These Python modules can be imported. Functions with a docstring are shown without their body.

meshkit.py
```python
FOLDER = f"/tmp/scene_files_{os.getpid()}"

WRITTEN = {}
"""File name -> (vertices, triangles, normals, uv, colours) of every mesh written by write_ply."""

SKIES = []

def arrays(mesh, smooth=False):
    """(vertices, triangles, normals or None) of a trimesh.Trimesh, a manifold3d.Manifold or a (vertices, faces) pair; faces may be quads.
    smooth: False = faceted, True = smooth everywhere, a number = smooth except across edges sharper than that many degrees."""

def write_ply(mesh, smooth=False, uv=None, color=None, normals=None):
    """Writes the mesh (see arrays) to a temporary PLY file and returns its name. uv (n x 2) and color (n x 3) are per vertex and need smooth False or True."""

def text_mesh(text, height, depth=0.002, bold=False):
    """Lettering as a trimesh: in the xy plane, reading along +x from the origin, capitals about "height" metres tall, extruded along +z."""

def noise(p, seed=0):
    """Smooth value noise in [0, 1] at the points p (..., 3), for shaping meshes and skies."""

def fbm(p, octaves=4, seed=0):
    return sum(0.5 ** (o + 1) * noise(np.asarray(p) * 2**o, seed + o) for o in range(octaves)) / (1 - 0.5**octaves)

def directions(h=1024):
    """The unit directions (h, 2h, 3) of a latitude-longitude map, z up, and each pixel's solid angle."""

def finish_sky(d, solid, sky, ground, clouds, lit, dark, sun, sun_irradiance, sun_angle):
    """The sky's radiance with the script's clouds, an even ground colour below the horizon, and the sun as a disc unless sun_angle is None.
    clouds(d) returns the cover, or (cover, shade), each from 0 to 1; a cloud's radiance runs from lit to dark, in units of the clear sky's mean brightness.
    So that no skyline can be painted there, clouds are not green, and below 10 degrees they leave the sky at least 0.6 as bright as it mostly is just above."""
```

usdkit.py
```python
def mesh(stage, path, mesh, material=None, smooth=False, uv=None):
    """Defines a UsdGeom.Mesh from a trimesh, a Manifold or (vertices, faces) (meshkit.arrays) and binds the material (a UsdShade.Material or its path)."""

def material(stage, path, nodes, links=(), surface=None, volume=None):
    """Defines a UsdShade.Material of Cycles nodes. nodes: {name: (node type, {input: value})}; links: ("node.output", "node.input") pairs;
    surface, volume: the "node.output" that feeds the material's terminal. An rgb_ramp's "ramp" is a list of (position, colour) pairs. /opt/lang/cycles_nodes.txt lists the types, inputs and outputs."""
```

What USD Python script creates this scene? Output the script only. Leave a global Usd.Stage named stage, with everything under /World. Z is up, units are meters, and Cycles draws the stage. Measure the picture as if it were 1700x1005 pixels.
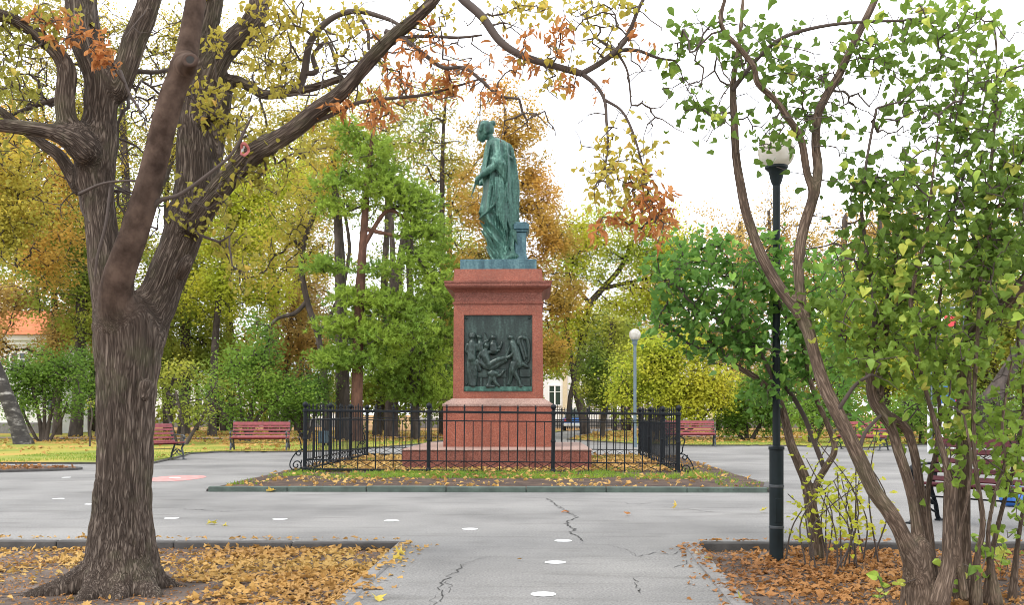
import math, random
import numpy as np, trimesh
from scipy.spatial import cKDTree
from shapely.geometry import Polygon, Point
import shapely
import usdkit, meshkit
from pxr import Usd, UsdGeom, UsdLux, UsdShade, Gf, Sdf, Vt

stage = Usd.Stage.CreateInMemory()
UsdGeom.SetStageUpAxis(stage, "Z")
UsdGeom.SetStageMetersPerUnit(stage, 1.0)
UsdGeom.Xform.Define(stage, "/World")
UsdGeom.Scope.Define(stage, "/World/Looks")
PI = math.pi

# ------------------------------------------------------------------ camera, sky, sun, exposure
CAM_H, F_PX, CX, HY = 1.25, 1650.0, 850.0, 687.0      # eye height, focal length in photo pixels, horizon row
EXPOSURE = 0.85
cam = UsdGeom.Camera.Define(stage, "/World/camera")
cam.AddTranslateOp().Set((0, 0, CAM_H))
cam.AddRotateXOp().Set(90.0)
cam.CreateHorizontalApertureAttr(36.0)
cam.CreateVerticalApertureAttr(36.0 * 606 / 1024)
cam.CreateFocalLengthAttr(36.0 * F_PX / 1700)
cam.CreateVerticalApertureOffsetAttr((HY - 502.5) / 1700 * 36.0)
cam.CreateFStopAttr(0.0)
cam.CreateExposureAttr(EXPOSURE)
cam.CreateClippingRangeAttr((0.05, 5000.0))

SUN_AZ, SUN_EL = math.radians(-135), math.radians(52)   # direction towards the sun: behind the camera, to the left
sky_mat = usdkit.material(stage, "/World/Looks/overcast_sky", {
    "sky": ("sky_texture", {"sky_type": "single_scattering", "sun_disc": False, "sun_elevation": SUN_EL, "sun_rotation": SUN_AZ % (2 * PI)}),
    "tc": ("texture_coordinate", {}),
    "n": ("noise_texture", {"scale": 2.2, "detail": 5.0, "roughness": 0.55}),
    "r": ("rgb_ramp", {"ramp": [(0.25, (10.0, 10.5, 11.5)), (0.75, (14.5, 14.6, 14.8))]}),
    "m": ("mix", {"fac": 0.93}),
    "bg": ("background_shader", {"strength": 0.1}),
}, [("tc.generated", "n.vector"), ("n.fac", "r.fac"), ("sky.color", "m.color1"), ("r.color", "m.color2"), ("m.color", "bg.color")], surface="bg.background")
dome = UsdLux.DomeLight.Define(stage, "/World/sky")
UsdShade.MaterialBindingAPI.Apply(dome.GetPrim()).Bind(sky_mat)
dome.GetPrim().SetCustomDataByKey("kind", "structure")
sun = UsdLux.DistantLight.Define(stage, "/World/sun")
sun.CreateIntensityAttr(0.38)
sun.CreateAngleAttr(25.0)
sun.CreateColorAttr((1.0, 0.96, 0.9))
sun.GetPrim().CreateAttribute("inputs:normalize", Sdf.ValueTypeNames.Bool).Set(True)
sun.AddRotateZOp().Set(math.degrees(-SUN_AZ) )
sun.AddRotateXOp().Set(-(90 - math.degrees(SUN_EL)))

# ------------------------------------------------------------------ helpers
def P(px, py, D):
    """The point at depth D behind photo pixel (px, py)."""
    return np.array([(px - CX) * D / F_PX, D, CAM_H - (py - HY) * D / F_PX])

def gd(py):
    return CAM_H * F_PX / (py - HY)

def G(px, py, z=0.0):
    D = (CAM_H - z) * F_PX / (py - HY)
    return np.array([(px - CX) * D / F_PX, D, z])

used = {}
def numbered(path):
    n = used.get(path, -1) + 1
    used[path] = n
    return path if n == 0 else f"{path}_{n:03d}"

class Thing:
    def __init__(self, prim, loc, rz):
        self.prim, self.path, self.loc, self.rz = prim, str(prim.GetPath()), np.asarray(loc, float), rz

def setdata(prim, label=None, cat=None, group=None, kind=None):
    for k, v in (("label", label), ("category", cat), ("group", group), ("kind", kind)):
        if v:
            prim.SetCustomDataByKey(k, v)

def thing(name, label=None, cat=None, loc=(0, 0, 0), rz=0.0, group=None, kind=None, tilt=None):
    x = UsdGeom.Xform.Define(stage, numbered("/World/" + name))
    x.AddTranslateOp().Set(tuple(map(float, loc)))
    if rz:
        x.AddRotateZOp().Set(float(rz))
    if tilt:
        x.AddRotateYOp().Set(float(tilt))
    setdata(x.GetPrim(), label, cat, group, kind)
    return Thing(x.GetPrim(), loc, rz)

def as_arrays(m):
    if isinstance(m, trimesh.Trimesh):
        return np.asarray(m.vertices), np.asarray(m.faces)
    if hasattr(m, "to_mesh"):
        q = m.to_mesh()
        return q.vert_properties[:, :3], q.tri_verts
    return np.asarray(m[0], float), np.asarray(m[1], int)

def put(path, mesh, mat, smooth=False, vec=None):
    m = usdkit.mesh(stage, path, mesh, mat, smooth=smooth)
    if vec is not None:
        UsdGeom.PrimvarsAPI(m).CreatePrimvar("grain", Sdf.ValueTypeNames.Float3Array, "vertex").Set(Vt.Vec3fArray.FromNumpy(np.asarray(vec[:, :3], np.float32)))
        UsdGeom.PrimvarsAPI(m).CreatePrimvar("ridge", Sdf.ValueTypeNames.FloatArray, "vertex").Set(Vt.FloatArray.FromNumpy(np.ascontiguousarray(vec[:, 3], np.float32)))
        UsdGeom.PrimvarsAPI(m).CreatePrimvar("smoothbark", Sdf.ValueTypeNames.FloatArray, "vertex").Set(Vt.FloatArray.FromNumpy(np.ascontiguousarray(vec[:, 4], np.float32)))
    return m

def part(parent, name, mesh, mat, smooth=False, label=None, kind=None, local=False, vec=None):
    """A mesh below a thing or part. Vertices are world points unless local, where they are in the thing's own frame."""
    v, f = as_arrays(mesh)
    if not local:
        v = v - parent.loc
    m = put(numbered(parent.path + "/" + name), (v, f), mat, smooth, vec)
    setdata(m.GetPrim(), label, None, None, kind)
    return Thing(m.GetPrim(), parent.loc, 0)

def group_part(parent, name, label=None):
    x = UsdGeom.Xform.Define(stage, numbered(parent.path + "/" + name))
    setdata(x.GetPrim(), label)
    return Thing(x.GetPrim(), parent.loc, 0)

def solo(name, mesh, mat, label=None, cat=None, group=None, kind=None, smooth=False, vec=None):
    m = put(numbered("/World/" + name), mesh, mat, smooth, vec)
    setdata(m.GetPrim(), label, cat, group, kind)
    return m

def copy_of(src, name, label, loc, rz, cat, group):
    x = UsdGeom.Xform.Define(stage, numbered("/World/" + name))
    x.GetPrim().GetReferences().AddInternalReference(src.prim.GetPath())
    x.ClearXformOpOrder()
    x.GetPrim().GetAttribute("xformOp:translate").Set(tuple(map(float, loc)))
    x.AddTranslateOp().Set(tuple(map(float, loc)))
    x.AddRotateZOp().Set(float(rz))
    x.GetPrim().SetInstanceable(True)
    setdata(x.GetPrim(), label, cat, group)

def cat_mesh(ms):
    vs, fs, n = [], [], 0
    for m in ms:
        v, f = as_arrays(m)
        vs.append(v); fs.append(f + n); n += len(v)
    return np.vstack(vs), np.vstack(fs)

def box(x0, x1, y0, y1, z0, z1, ch=0.0):
    if ch <= 0:
        m = trimesh.creation.box((x1 - x0, y1 - y0, z1 - z0))
        m.apply_translation(((x0 + x1) / 2, (y0 + y1) / 2, (z0 + z1) / 2))
        return m
    pts = []
    for sx, X in ((1, x0), (-1, x1)):
        for sy, Y in ((1, y0), (-1, y1)):
            for sz, Z in ((1, z0), (-1, z1)):
                pts += [(X + sx * ch, Y + sy * ch, Z), (X + sx * ch, Y, Z + sz * ch), (X, Y + sy * ch, Z + sz * ch)]
    return trimesh.convex.convex_hull(np.array(pts))

def spline(pts, n=6):
    """Catmull-Rom through points of any dimension."""
    p = np.asarray(pts, float)
    if len(p) < 3:
        t = np.linspace(0, 1, n + 1)[:, None]
        return p[0] * (1 - t) + p[-1] * t
    q = np.vstack([2 * p[0] - p[1], p, 2 * p[-1] - p[-2]])
    out = []
    for i in range(1, len(q) - 2):
        t = np.linspace(0, 1, n, endpoint=False)[:, None]
        a, b, c, d = q[i - 1], q[i], q[i + 1], q[i + 2]
        out.append(0.5 * (2 * b + (c - a) * t + (2 * a - 5 * b + 4 * c - d) * t ** 2 + (3 * b - a - 3 * c + d) * t ** 3))
    return np.vstack(out + [p[-1:]])

def tube(pts, rad, sides=8, flat=None):
    """Swept tube with closed ends. flat = (direction, factor) squeezes the section along a direction."""
    p = np.asarray(pts, float)
    r = np.broadcast_to(np.asarray(rad, float), (len(p),))
    t = np.gradient(p, axis=0)
    t /= np.linalg.norm(t, axis=1, keepdims=True) + 1e-12
    a = np.zeros_like(p)
    ref = np.array([0, 0, 1.0]) if abs(t[0, 2]) < 0.9 else np.array([1.0, 0, 0])
    a[0] = ref - t[0] * (ref @ t[0])
    for i in range(1, len(p)):
        a[i] = a[i - 1] - t[i] * (a[i - 1] @ t[i])
        a[i] /= np.linalg.norm(a[i]) + 1e-12
    a[0] /= np.linalg.norm(a[0])
    b = np.cross(t, a)
    ang = np.arange(sides) * 2 * PI / sides
    off = np.cos(ang)[None, :, None] * a[:, None] + np.sin(ang)[None, :, None] * b[:, None]
    if flat is not None:
        d = np.asarray(flat[0], float)
        off = off + (off @ d)[..., None] * d * (flat[1] - 1)
    v = (p[:, None] + r[:, None, None] * off).reshape(-1, 3)
    i, j = np.meshgrid(np.arange(len(p) - 1), np.arange(sides), indexing="ij")
    A, B, C, D_ = i * sides + j, i * sides + (j + 1) % sides, (i + 1) * sides + (j + 1) % sides, (i + 1) * sides + j
    f = np.vstack([np.stack([A, B, C], -1).reshape(-1, 3), np.stack([A, C, D_], -1).reshape(-1, 3)])
    n = len(v)
    v = np.vstack([v, p[0], p[-1]])
    k = np.arange(sides)
    e = (len(p) - 1) * sides
    f = np.vstack([f, np.stack([np.full(sides, n), (k + 1) % sides, k], 1), np.stack([np.full(sides, n + 1), e + k, e + (k + 1) % sides], 1)])
    return v, f

def lathe(profile, n=24, center=(0, 0, 0)):
    """profile: (r, z) rows from bottom to top, closed on the axis."""
    pr = np.asarray(profile, float)
    ang = np.arange(n) * 2 * PI / n
    v = np.stack([pr[:, None, 0] * np.cos(ang), pr[:, None, 0] * np.sin(ang), np.broadcast_to(pr[:, None, 1], (len(pr), n))], -1).reshape(-1, 3)
    i, j = np.meshgrid(np.arange(len(pr) - 1), np.arange(n), indexing="ij")
    A, B, C, D_ = i * n + j, i * n + (j + 1) % n, (i + 1) * n + (j + 1) % n, (i + 1) * n + j
    f = np.vstack([np.stack([A, B, C], -1).reshape(-1, 3), np.stack([A, C, D_], -1).reshape(-1, 3)])
    k = np.arange(n)
    m = len(v)
    v = np.vstack([v, [0, 0, pr[0, 1]], [0, 0, pr[-1, 1]]])
    e = (len(pr) - 1) * n
    f = np.vstack([f, np.stack([np.full(n, m), (k + 1) % n, k], 1), np.stack([np.full(n, m + 1), e + k, e + (k + 1) % n], 1)])
    return v + np.asarray(center, float), f

def segs_mesh(p0, p1, r0, r1, sides=4):
    """Many tapered prisms at once (twigs)."""
    p0, p1 = np.asarray(p0, float), np.asarray(p1, float)
    t = p1 - p0
    L = np.linalg.norm(t, axis=1, keepdims=True) + 1e-9
    t = t / L
    p1 = p1 + t * np.asarray(r1)[:, None] * 0.5
    ref = np.where(np.abs(t[:, 2:]) < 0.9, [[0, 0, 1.0]], [[1.0, 0, 0]])
    a = np.cross(t, ref); a /= np.linalg.norm(a, axis=1, keepdims=True)
    b = np.cross(t, a)
    ang = np.arange(sides) * 2 * PI / sides
    off = np.cos(ang)[None, :, None] * a[:, None] + np.sin(ang)[None, :, None] * b[:, None]
    v = np.concatenate([p0[:, None] + off * np.asarray(r0)[:, None, None], p1[:, None] + off * np.asarray(r1)[:, None, None]], 1)
    n = len(p0)
    k = np.arange(sides); kn = (k + 1) % sides
    f = np.vstack([np.stack([k, kn, sides + kn], 1), np.stack([k, sides + kn, sides + k], 1)])
    f = (f[None] + (np.arange(n) * 2 * sides)[:, None, None]).reshape(-1, 3)
    return v.reshape(-1, 3), f

def surface_net(F, lo, h):
    """Naive surface nets of F < 0 on a regular grid."""
    s = F < 0
    nx, ny, nz = F.shape
    cnt = np.zeros((nx - 1, ny - 1, nz - 1), np.uint8)
    for a in (0, 1):
        for b in (0, 1):
            for c in (0, 1):
                cnt += s[a:nx - 1 + a, b:ny - 1 + b, c:nz - 1 + c]
    act = np.argwhere((cnt > 0) & (cnt < 8))
    idx = np.full(cnt.shape, -1, np.int64)
    idx[tuple(act.T)] = np.arange(len(act))
    acc, num = np.zeros((len(act), 3)), np.zeros(len(act))
    cor = np.array([(a, b, c) for a in (0, 1) for b in (0, 1) for c in (0, 1)])
    val = [F[tuple((act + c).T)].astype(float) for c in cor]
    for i in range(8):
        for j in range(i + 1, 8):
            if np.abs(cor[i] - cor[j]).sum() == 1:
                m = (val[i] < 0) != (val[j] < 0)
                t = val[i][m] / (val[i][m] - val[j][m])
                acc[m] += cor[i] + t[:, None] * (cor[j] - cor[i])
                num[m] += 1
    v = np.asarray(lo) + h * (act + acc / num[:, None])
    faces = []
    for ax in range(3):
        o1, o2 = (ax + 1) % 3, (ax + 2) % 3
        A = s.take(range(s.shape[ax] - 1), ax); B = s.take(range(1, s.shape[ax]), ax)
        e = np.argwhere(A != B)
        e = e[(e[:, o1] > 0) & (e[:, o2] > 0) & (e[:, o1] < F.shape[o1] - 1) & (e[:, o2] < F.shape[o2] - 1)]
        ins = A[tuple(e.T)]
        q = []
        for d1, d2 in ((0, 0), (1, 0), (1, 1), (0, 1)):
            c = e.copy(); c[:, o1] -= 1 - d1; c[:, o2] -= 1 - d2
            q.append(idx[tuple(c.T)])
        q = np.stack(q, 1)
        q = np.where(ins[:, None], q, q[:, ::-1])
        faces += [q[:, [0, 1, 2]], q[:, [0, 2, 3]]]
    return v, np.vstack(faces)

def smin(a, b, k):
    h = np.maximum(k - np.abs(a - b), 0) / k
    return np.minimum(a, b) - h * h * k * 0.25

class Field:
    """A distance field on a grid to which rounded shapes are added."""
    def __init__(self, lo, hi, h):
        self.lo, self.h = np.asarray(lo, float), h
        self.n = np.ceil((np.asarray(hi) - self.lo) / h).astype(int) + 1
        self.F = np.full(self.n, 1.0, np.float32)
    def sub(self, lo, hi):
        a = np.clip(np.floor((np.asarray(lo) - self.lo) / self.h).astype(int), 0, self.n - 1)
        b = np.clip(np.ceil((np.asarray(hi) - self.lo) / self.h).astype(int) + 1, 1, self.n)
        if np.any(b <= a):
            return None, None
        sl = tuple(slice(i, j) for i, j in zip(a, b))
        g = np.meshgrid(*[(self.lo[k] + self.h * np.arange(a[k], b[k])).astype(np.float32) for k in range(3)], indexing="ij")
        return sl, g
    def limb(self, pts, k):
        """pts: rows x y z r"""
        p = np.asarray(pts, np.float32)
        pad = k + 3 * self.h
        lo, hi = (p[:, :3] - p[:, 3:]).min(0) - pad, (p[:, :3] + p[:, 3:]).max(0) + pad
        a0 = np.clip(np.floor((lo - self.lo) / self.h).astype(int), 0, self.n - 1)
        b0 = np.clip(np.ceil((hi - self.lo) / self.h).astype(int) + 1, 1, self.n)
        if np.any(b0 <= a0):
            return
        L = np.full(b0 - a0, 1.0, np.float32)
        for a, b in zip(p[:-1], p[1:]):
            sl, g = self.sub(np.minimum(a[:3] - a[3], b[:3] - b[3]) - pad, np.maximum(a[:3] + a[3], b[:3] + b[3]) + pad)
            if sl is None:
                continue
            ab = b[:3] - a[:3]
            q = [g[i] - a[i] for i in range(3)]
            t = np.clip((q[0] * ab[0] + q[1] * ab[1] + q[2] * ab[2]) / max(ab @ ab, 1e-9), 0, 1)
            d = np.sqrt((q[0] - t * ab[0]) ** 2 + (q[1] - t * ab[1]) ** 2 + (q[2] - t * ab[2]) ** 2) - (a[3] + t * (b[3] - a[3]))
            ls = tuple(slice(s.start - o, s.stop - o) for s, o in zip(sl, a0))
            L[ls] = np.minimum(L[ls], d)
        fs = tuple(slice(i, j) for i, j in zip(a0, b0))
        self.F[fs] = smin(self.F[fs], L, k)
    def ell(self, c, r, k, rot=None):
        c, r = np.asarray(c, float), np.asarray(r, float)
        sl, g = self.sub(c - r.max() - k - 2 * self.h, c + r.max() + k + 2 * self.h)
        if sl is None:
            return
        q = np.stack([g[i] - c[i] for i in range(3)], -1)
        if rot is not None:
            q = q @ np.asarray(rot)
        u = np.linalg.norm(q / r, axis=-1)
        w = np.linalg.norm(q / r ** 2, axis=-1) + 1e-6
        self.F[sl] = smin(self.F[sl], (u * (u - 1) / w).astype(np.float32), k)
    def mesh(self):
        return surface_net(self.F, self.lo, self.h)

def wood(limbs, h, k, lo, hi, rough=0.012, freq=(30, 4), seed=1, ng=None, smooth=()):
    """Limbs (rows x y z r) as one bark surface with furrows along each limb's run. Returns mesh and the grain coordinates."""
    fld = Field(lo, hi, h)
    S0, S1, R, SC_, SM = [], [], [], [], []
    for n_, L in enumerate(limbs):
        fld.limb(L, k)
        if ng is not None and n_ >= ng:
            continue
        L = np.asarray(L)
        S0.append(L[:-1, :3]); S1.append(L[1:, :3]); R.append((L[:-1, 3] + L[1:, 3]) / 2)
        SM.append(np.full(len(L) - 1, 1.0 if n_ in smooth else 0.0))
        SC_.append(L[0, 2] + np.hstack([[0], np.cumsum(np.linalg.norm(np.diff(L[:, :3], axis=0), axis=1))])[:-1])
    v, f = fld.mesh()
    S0, S1, R, SC_, SM = np.vstack(S0), np.vstack(S1), np.hstack(R), np.hstack(SC_), np.hstack(SM)
    smo = np.zeros(len(v))
    ab = S1 - S0
    ll = (ab ** 2).sum(1) + 1e-9
    grain = np.zeros_like(v); rad = np.zeros(len(v))
    ref = np.array([.35, -.94, .0])
    for i in range(0, len(v), 12000):
        q = v[i:i + 12000]
        t = np.clip(((q[:, None] - S0) * ab).sum(-1) / ll, 0, 1)
        off = q[:, None] - (S0 + t[..., None] * ab)
        d = np.linalg.norm(off, axis=-1) - R
        w = np.exp(-np.maximum(d - d.min(1, keepdims=True), 0) / 0.012)
        w /= w.sum(1, keepdims=True)
        along = (w * (SC_ + t * np.sqrt(ll))).sum(1)
        o3 = (w[..., None] * off).sum(1)
        ax = w @ (ab / np.sqrt(ll)[:, None]); ax /= np.linalg.norm(ax, axis=1, keepdims=True) + 1e-9
        bx = np.cross(ax, ref); bx /= np.linalg.norm(bx, axis=1, keepdims=True) + 1e-9
        cx_ = np.cross(bx, ax)
        grain[i:i + 12000] = np.column_stack([(o3 * bx).sum(1), (o3 * cx_).sum(1), along * (freq[1] / freq[0])])
        rad[i:i + 12000] = w @ R
        w2 = np.exp(-np.maximum(d - d.min(1, keepdims=True), 0) / 0.05)
        smo[i:i + 12000] = (w2 @ SM) / w2.sum(1)
    vs, fs, n = meshkit.arrays((v, f), True)
    g = grain * freq[0]
    wob = meshkit.fbm(v * 5, 2, seed + 5)[:, None] - 0.5
    n1 = meshkit.noise(g + wob * np.array([.9, .9, .2]), seed)
    n2 = meshkit.noise(g * np.array([1.6, 1.6, 1.25]) + 7.3, seed + 3)
    ridge = np.minimum(1 - np.abs(2 * n1 - 1), 1 - .85 * np.abs(2 * n2 - 1))
    crest = np.clip((np.abs(2 * n1 - 1) * .6 + np.abs(2 * n2 - 1) * .4) * 1.9, 0, 1)
    fine = meshkit.noise(g * 2.3, seed + 2)
    amp = rough * np.clip(rad / 0.16, 0.15, 1.25) * (1 - .85 * smo)
    lump = (meshkit.fbm(v * 3.5, 3, seed + 9) - 0.5) * 0.10 * np.clip(rad, 0.02, 0.25)
    v = v + n * (amp * ((crest - 0.5) * 1.0 + (fine - 0.5) * 0.4) + lump)[:, None]
    return (v, f), np.column_stack([grain, np.clip(crest * .75 + fine * .3 - .05, 0, 1), smo])

def jitter_dirs(rng, n, up=0.0):
    d = rng.normal(size=(n, 3)); d[:, 2] += up
    return d / np.linalg.norm(d, axis=1, keepdims=True)

def grow(nodes, nrad, attr, rng, step=0.25, r_tip=0.004, bend=0.25, power=0.42, rise=0.0):
    """Joins every attractor to the nearest wood by a curved twig. Returns segments p0 p1 r0 r1 and each attractor's twig direction."""
    nodes = np.asarray(nodes, float); attr = np.asarray(attr, float)
    d0 = cKDTree(nodes).query(attr)[0]
    order = np.argsort(d0)
    cap = len(nodes) + int((d0.sum() / step) + 6 * len(attr)) + 10
    N = np.zeros((cap, 3)); N[:len(nodes)] = nodes
    par = np.full(cap, -1); cnt = np.zeros(cap); base = len(nodes); m = base
    Rfix = np.zeros(cap); Rfix[:base] = nrad
    tipdir = np.zeros_like(attr)
    for k in order:
        a = attr[k]
        dd = ((N[:m] - a) ** 2).sum(1)
        dd[:base] *= 1.25
        j = int(np.argmin(dd)); d = math.sqrt(dd[j]) if j >= base else math.sqrt(dd[j] / 1.25)
        ns = max(2, int(d / step) + 1)
        if m + ns > cap:
            break
        o = N[j]
        perp = rng.normal(size=3) * bend * d * 0.35
        perp[2] += rise * d
        prev = j
        for s in range(1, ns + 1):
            t = s / ns
            q = o + (a - o) * t + perp * (t * (1 - t) * 2) + (rng.normal(size=3) * 0.06 * d / ns if s < ns else 0)
            N[m] = q; par[m] = prev; prev = m; m += 1
        tipdir[k] = N[m - 1] - N[par[m - 1]]
        q = prev
        while q >= base:
            cnt[q] += 1; q = par[q]
    i = np.arange(base, m)
    r = r_tip * np.maximum(cnt[:m], 1) ** power
    pr = par[i]
    r0 = np.where(pr >= base, r[pr], np.minimum(np.maximum(r[i] * 1.2, r_tip), np.maximum(Rfix[pr], r_tip)))
    r0 = np.minimum(r0, r[i] * 1.8)
    tipdir /= np.linalg.norm(tipdir, axis=1, keepdims=True) + 1e-9
    return N[pr], N[i], r0, r[i], tipdir

# leaf outlines: length 1 along x, z up
def fan(outline, mid):
    o = np.array(outline, float); v = np.vstack([o, mid]); n = len(o)
    f = np.stack([np.arange(n), (np.arange(n) + 1) % n, np.full(n, n)], 1)
    return v, f
LEAF = {
    "diamond": (np.array([[0, 0, 0], [.42, .34, .08], [1, 0, -.04], [.42, -.34, .08]], float), np.array([[0, 1, 2], [0, 2, 3]])),
    "ovate": fan([(0, 0, 0), (.18, -.26, .06), (.5, -.34, .08), (.8, -.17, .02), (1, 0, -.08), (.8, .17, .02), (.5, .34, .08), (.18, .26, .06)], (.5, 0, -.02)),
    "heart": fan([(.06, 0, 0), (-.05, -.2, .05), (.1, -.4, .1), (.4, -.44, .11), (.72, -.24, .05), (1, 0, -.1), (.72, .24, .05), (.4, .44, .11), (.1, .4, .1), (-.05, .2, .05)], (.4, 0, -.03)),
    "lance": fan([(0, 0, 0), (.2, -.15, .05), (.5, -.19, .06), (.8, -.1, .0), (1, 0, -.14), (.8, .1, .0), (.5, .19, .06), (.2, .15, .05)], (.5, 0, -.02)),
    "maple": fan([(0, 0, 0), (.05, -.3, .02), (.22, -.22, .05), (.35, -.55, .0), (.5, -.25, .06), (.75, -.32, .02), (.72, -.1, .04), (1.02, 0, -.08), (.72, .1, .04), (.75, .32, .02), (.5, .25, .06), (.35, .55, 0), (.22, .22, .05), (.05, .3, .02)], (.42, 0, -.02)),
    "needles": None,
}
def leaves(kind, pos, axis, size, rng, curl=0.0, roll=1.0, flat=None):
    """Leaves at pos, pointing along axis. flat: keep the blade's normal near a given direction. Returns verts and faces."""
    tv, tf = LEAF[kind]
    n = len(pos)
    x = axis / (np.linalg.norm(axis, axis=1, keepdims=True) + 1e-9)
    nr = rng.normal(size=(n, 3)) * roll
    nr[:, 2] += 1.0
    if flat is not None:
        nr += np.asarray(flat)
    y = np.cross(nr, x); y /= np.linalg.norm(y, axis=1, keepdims=True) + 1e-9
    z = np.cross(x, y)
    t = np.broadcast_to(tv, (n, *tv.shape)).copy()
    if curl:
        c = rng.normal(size=(n, 1)) * curl
        e = rng.uniform(0.2, 1.5, size=(n, 1)) * curl
        t[:, :, 2] += c * (t[:, :, 0] - 0.4) ** 2 + e * t[:, :, 1] ** 2 * 2
    t[:, :, 1] *= rng.uniform(0.75, 1.15, size=(n, 1))
    s = np.asarray(size).reshape(-1, 1, 1)
    v = pos[:, None] + s * (t[..., :1] * x[:, None] + t[..., 1:2] * y[:, None] + t[..., 2:] * z[:, None])
    f = tf[None] + (np.arange(n) * len(tv))[:, None, None]
    return v.reshape(-1, 3), f.reshape(-1, 3)

def blades(pos, rng, hgt, wid, lean=0.5):
    """Grass: one thin triangle each."""
    n = len(pos)
    a = rng.uniform(0, 2 * PI, n)
    s = np.stack([np.cos(a), np.sin(a), np.zeros(n)], 1) * (wid * rng.uniform(.6, 1.3, n))[:, None]
    tip = np.stack([rng.normal(size=n) * lean, rng.normal(size=n) * lean, np.ones(n)], 1)
    tip = tip / np.linalg.norm(tip, axis=1, keepdims=True) * (hgt * rng.uniform(.5, 1.3, n))[:, None]
    v = np.stack([pos - s, pos + s, pos + tip], 1).reshape(-1, 3)
    return v, np.arange(3 * n).reshape(-1, 3)

def poly_sheet(poly, z=0.0, edge=None):
    v, f = trimesh.creation.triangulate_polygon(poly, engine="earcut")
    v = np.asarray(v, float); f = np.asarray(f)
    e1, e2 = v[f[:, 1]] - v[f[:, 0]], v[f[:, 2]] - v[f[:, 0]]
    n = e1[:, 0] * e2[:, 1] - e1[:, 1] * e2[:, 0]
    f = np.where((n > 0)[:, None], f, f[:, ::-1])
    return np.column_stack([v, np.full(len(v), z)]), f

def grid_sheet(x0, x1, y0, y1, step, zf):
    xs, ys = np.arange(x0, x1 + step, step), np.arange(y0, y1 + step, step)
    X, Y = np.meshgrid(xs, ys, indexing="ij")
    v = np.stack([X.ravel(), Y.ravel(), zf(X.ravel(), Y.ravel())], 1)
    i, j = np.meshgrid(np.arange(len(xs) - 1), np.arange(len(ys) - 1), indexing="ij")
    n = len(ys)
    A, B, C, D_ = i * n + j, (i + 1) * n + j, (i + 1) * n + j + 1, i * n + j + 1
    return v, np.vstack([np.stack([A, B, C], -1).reshape(-1, 3), np.stack([A, C, D_], -1).reshape(-1, 3)])

def in_poly(poly, xy):
    return shapely.contains_xy(poly, xy[:, 0], xy[:, 1])

# ------------------------------------------------------------------ materials
LK = "/World/Looks/"
def mat(name, nodes, links, surface="p.BSDF"):
    return usdkit.material(stage, LK + name, nodes, links, surface=surface)

def plain(name, col, rough=0.6, metal=0.0, var=0.15, scale=8.0, bump=0.0, bscale=60.0, **kw):
    c = np.array(col)
    nodes = {"g": ("texture_coordinate", {}), "n": ("noise_texture", {"scale": scale, "detail": 4.0}),
             "r": ("rgb_ramp", {"ramp": [(0.3, tuple(c * (1 - var))), (0.7, tuple(np.minimum(c * (1 + var), 0.95)))]}),
             "p": ("principled_bsdf", {"roughness": rough, "metallic": metal, **kw})}
    links = [("g.object", "n.vector"), ("n.fac", "r.fac"), ("r.color", "p.base_color")]
    if bump:
        nodes["n2"] = ("noise_texture", {"scale": bscale, "detail": 3.0})
        nodes["b"] = ("bump", {"strength": bump, "distance": 0.01})
        links += [("g.object", "n2.vector"), ("n2.fac", "b.height"), ("b.normal", "p.normal")]
    return mat(name, nodes, links)

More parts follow.
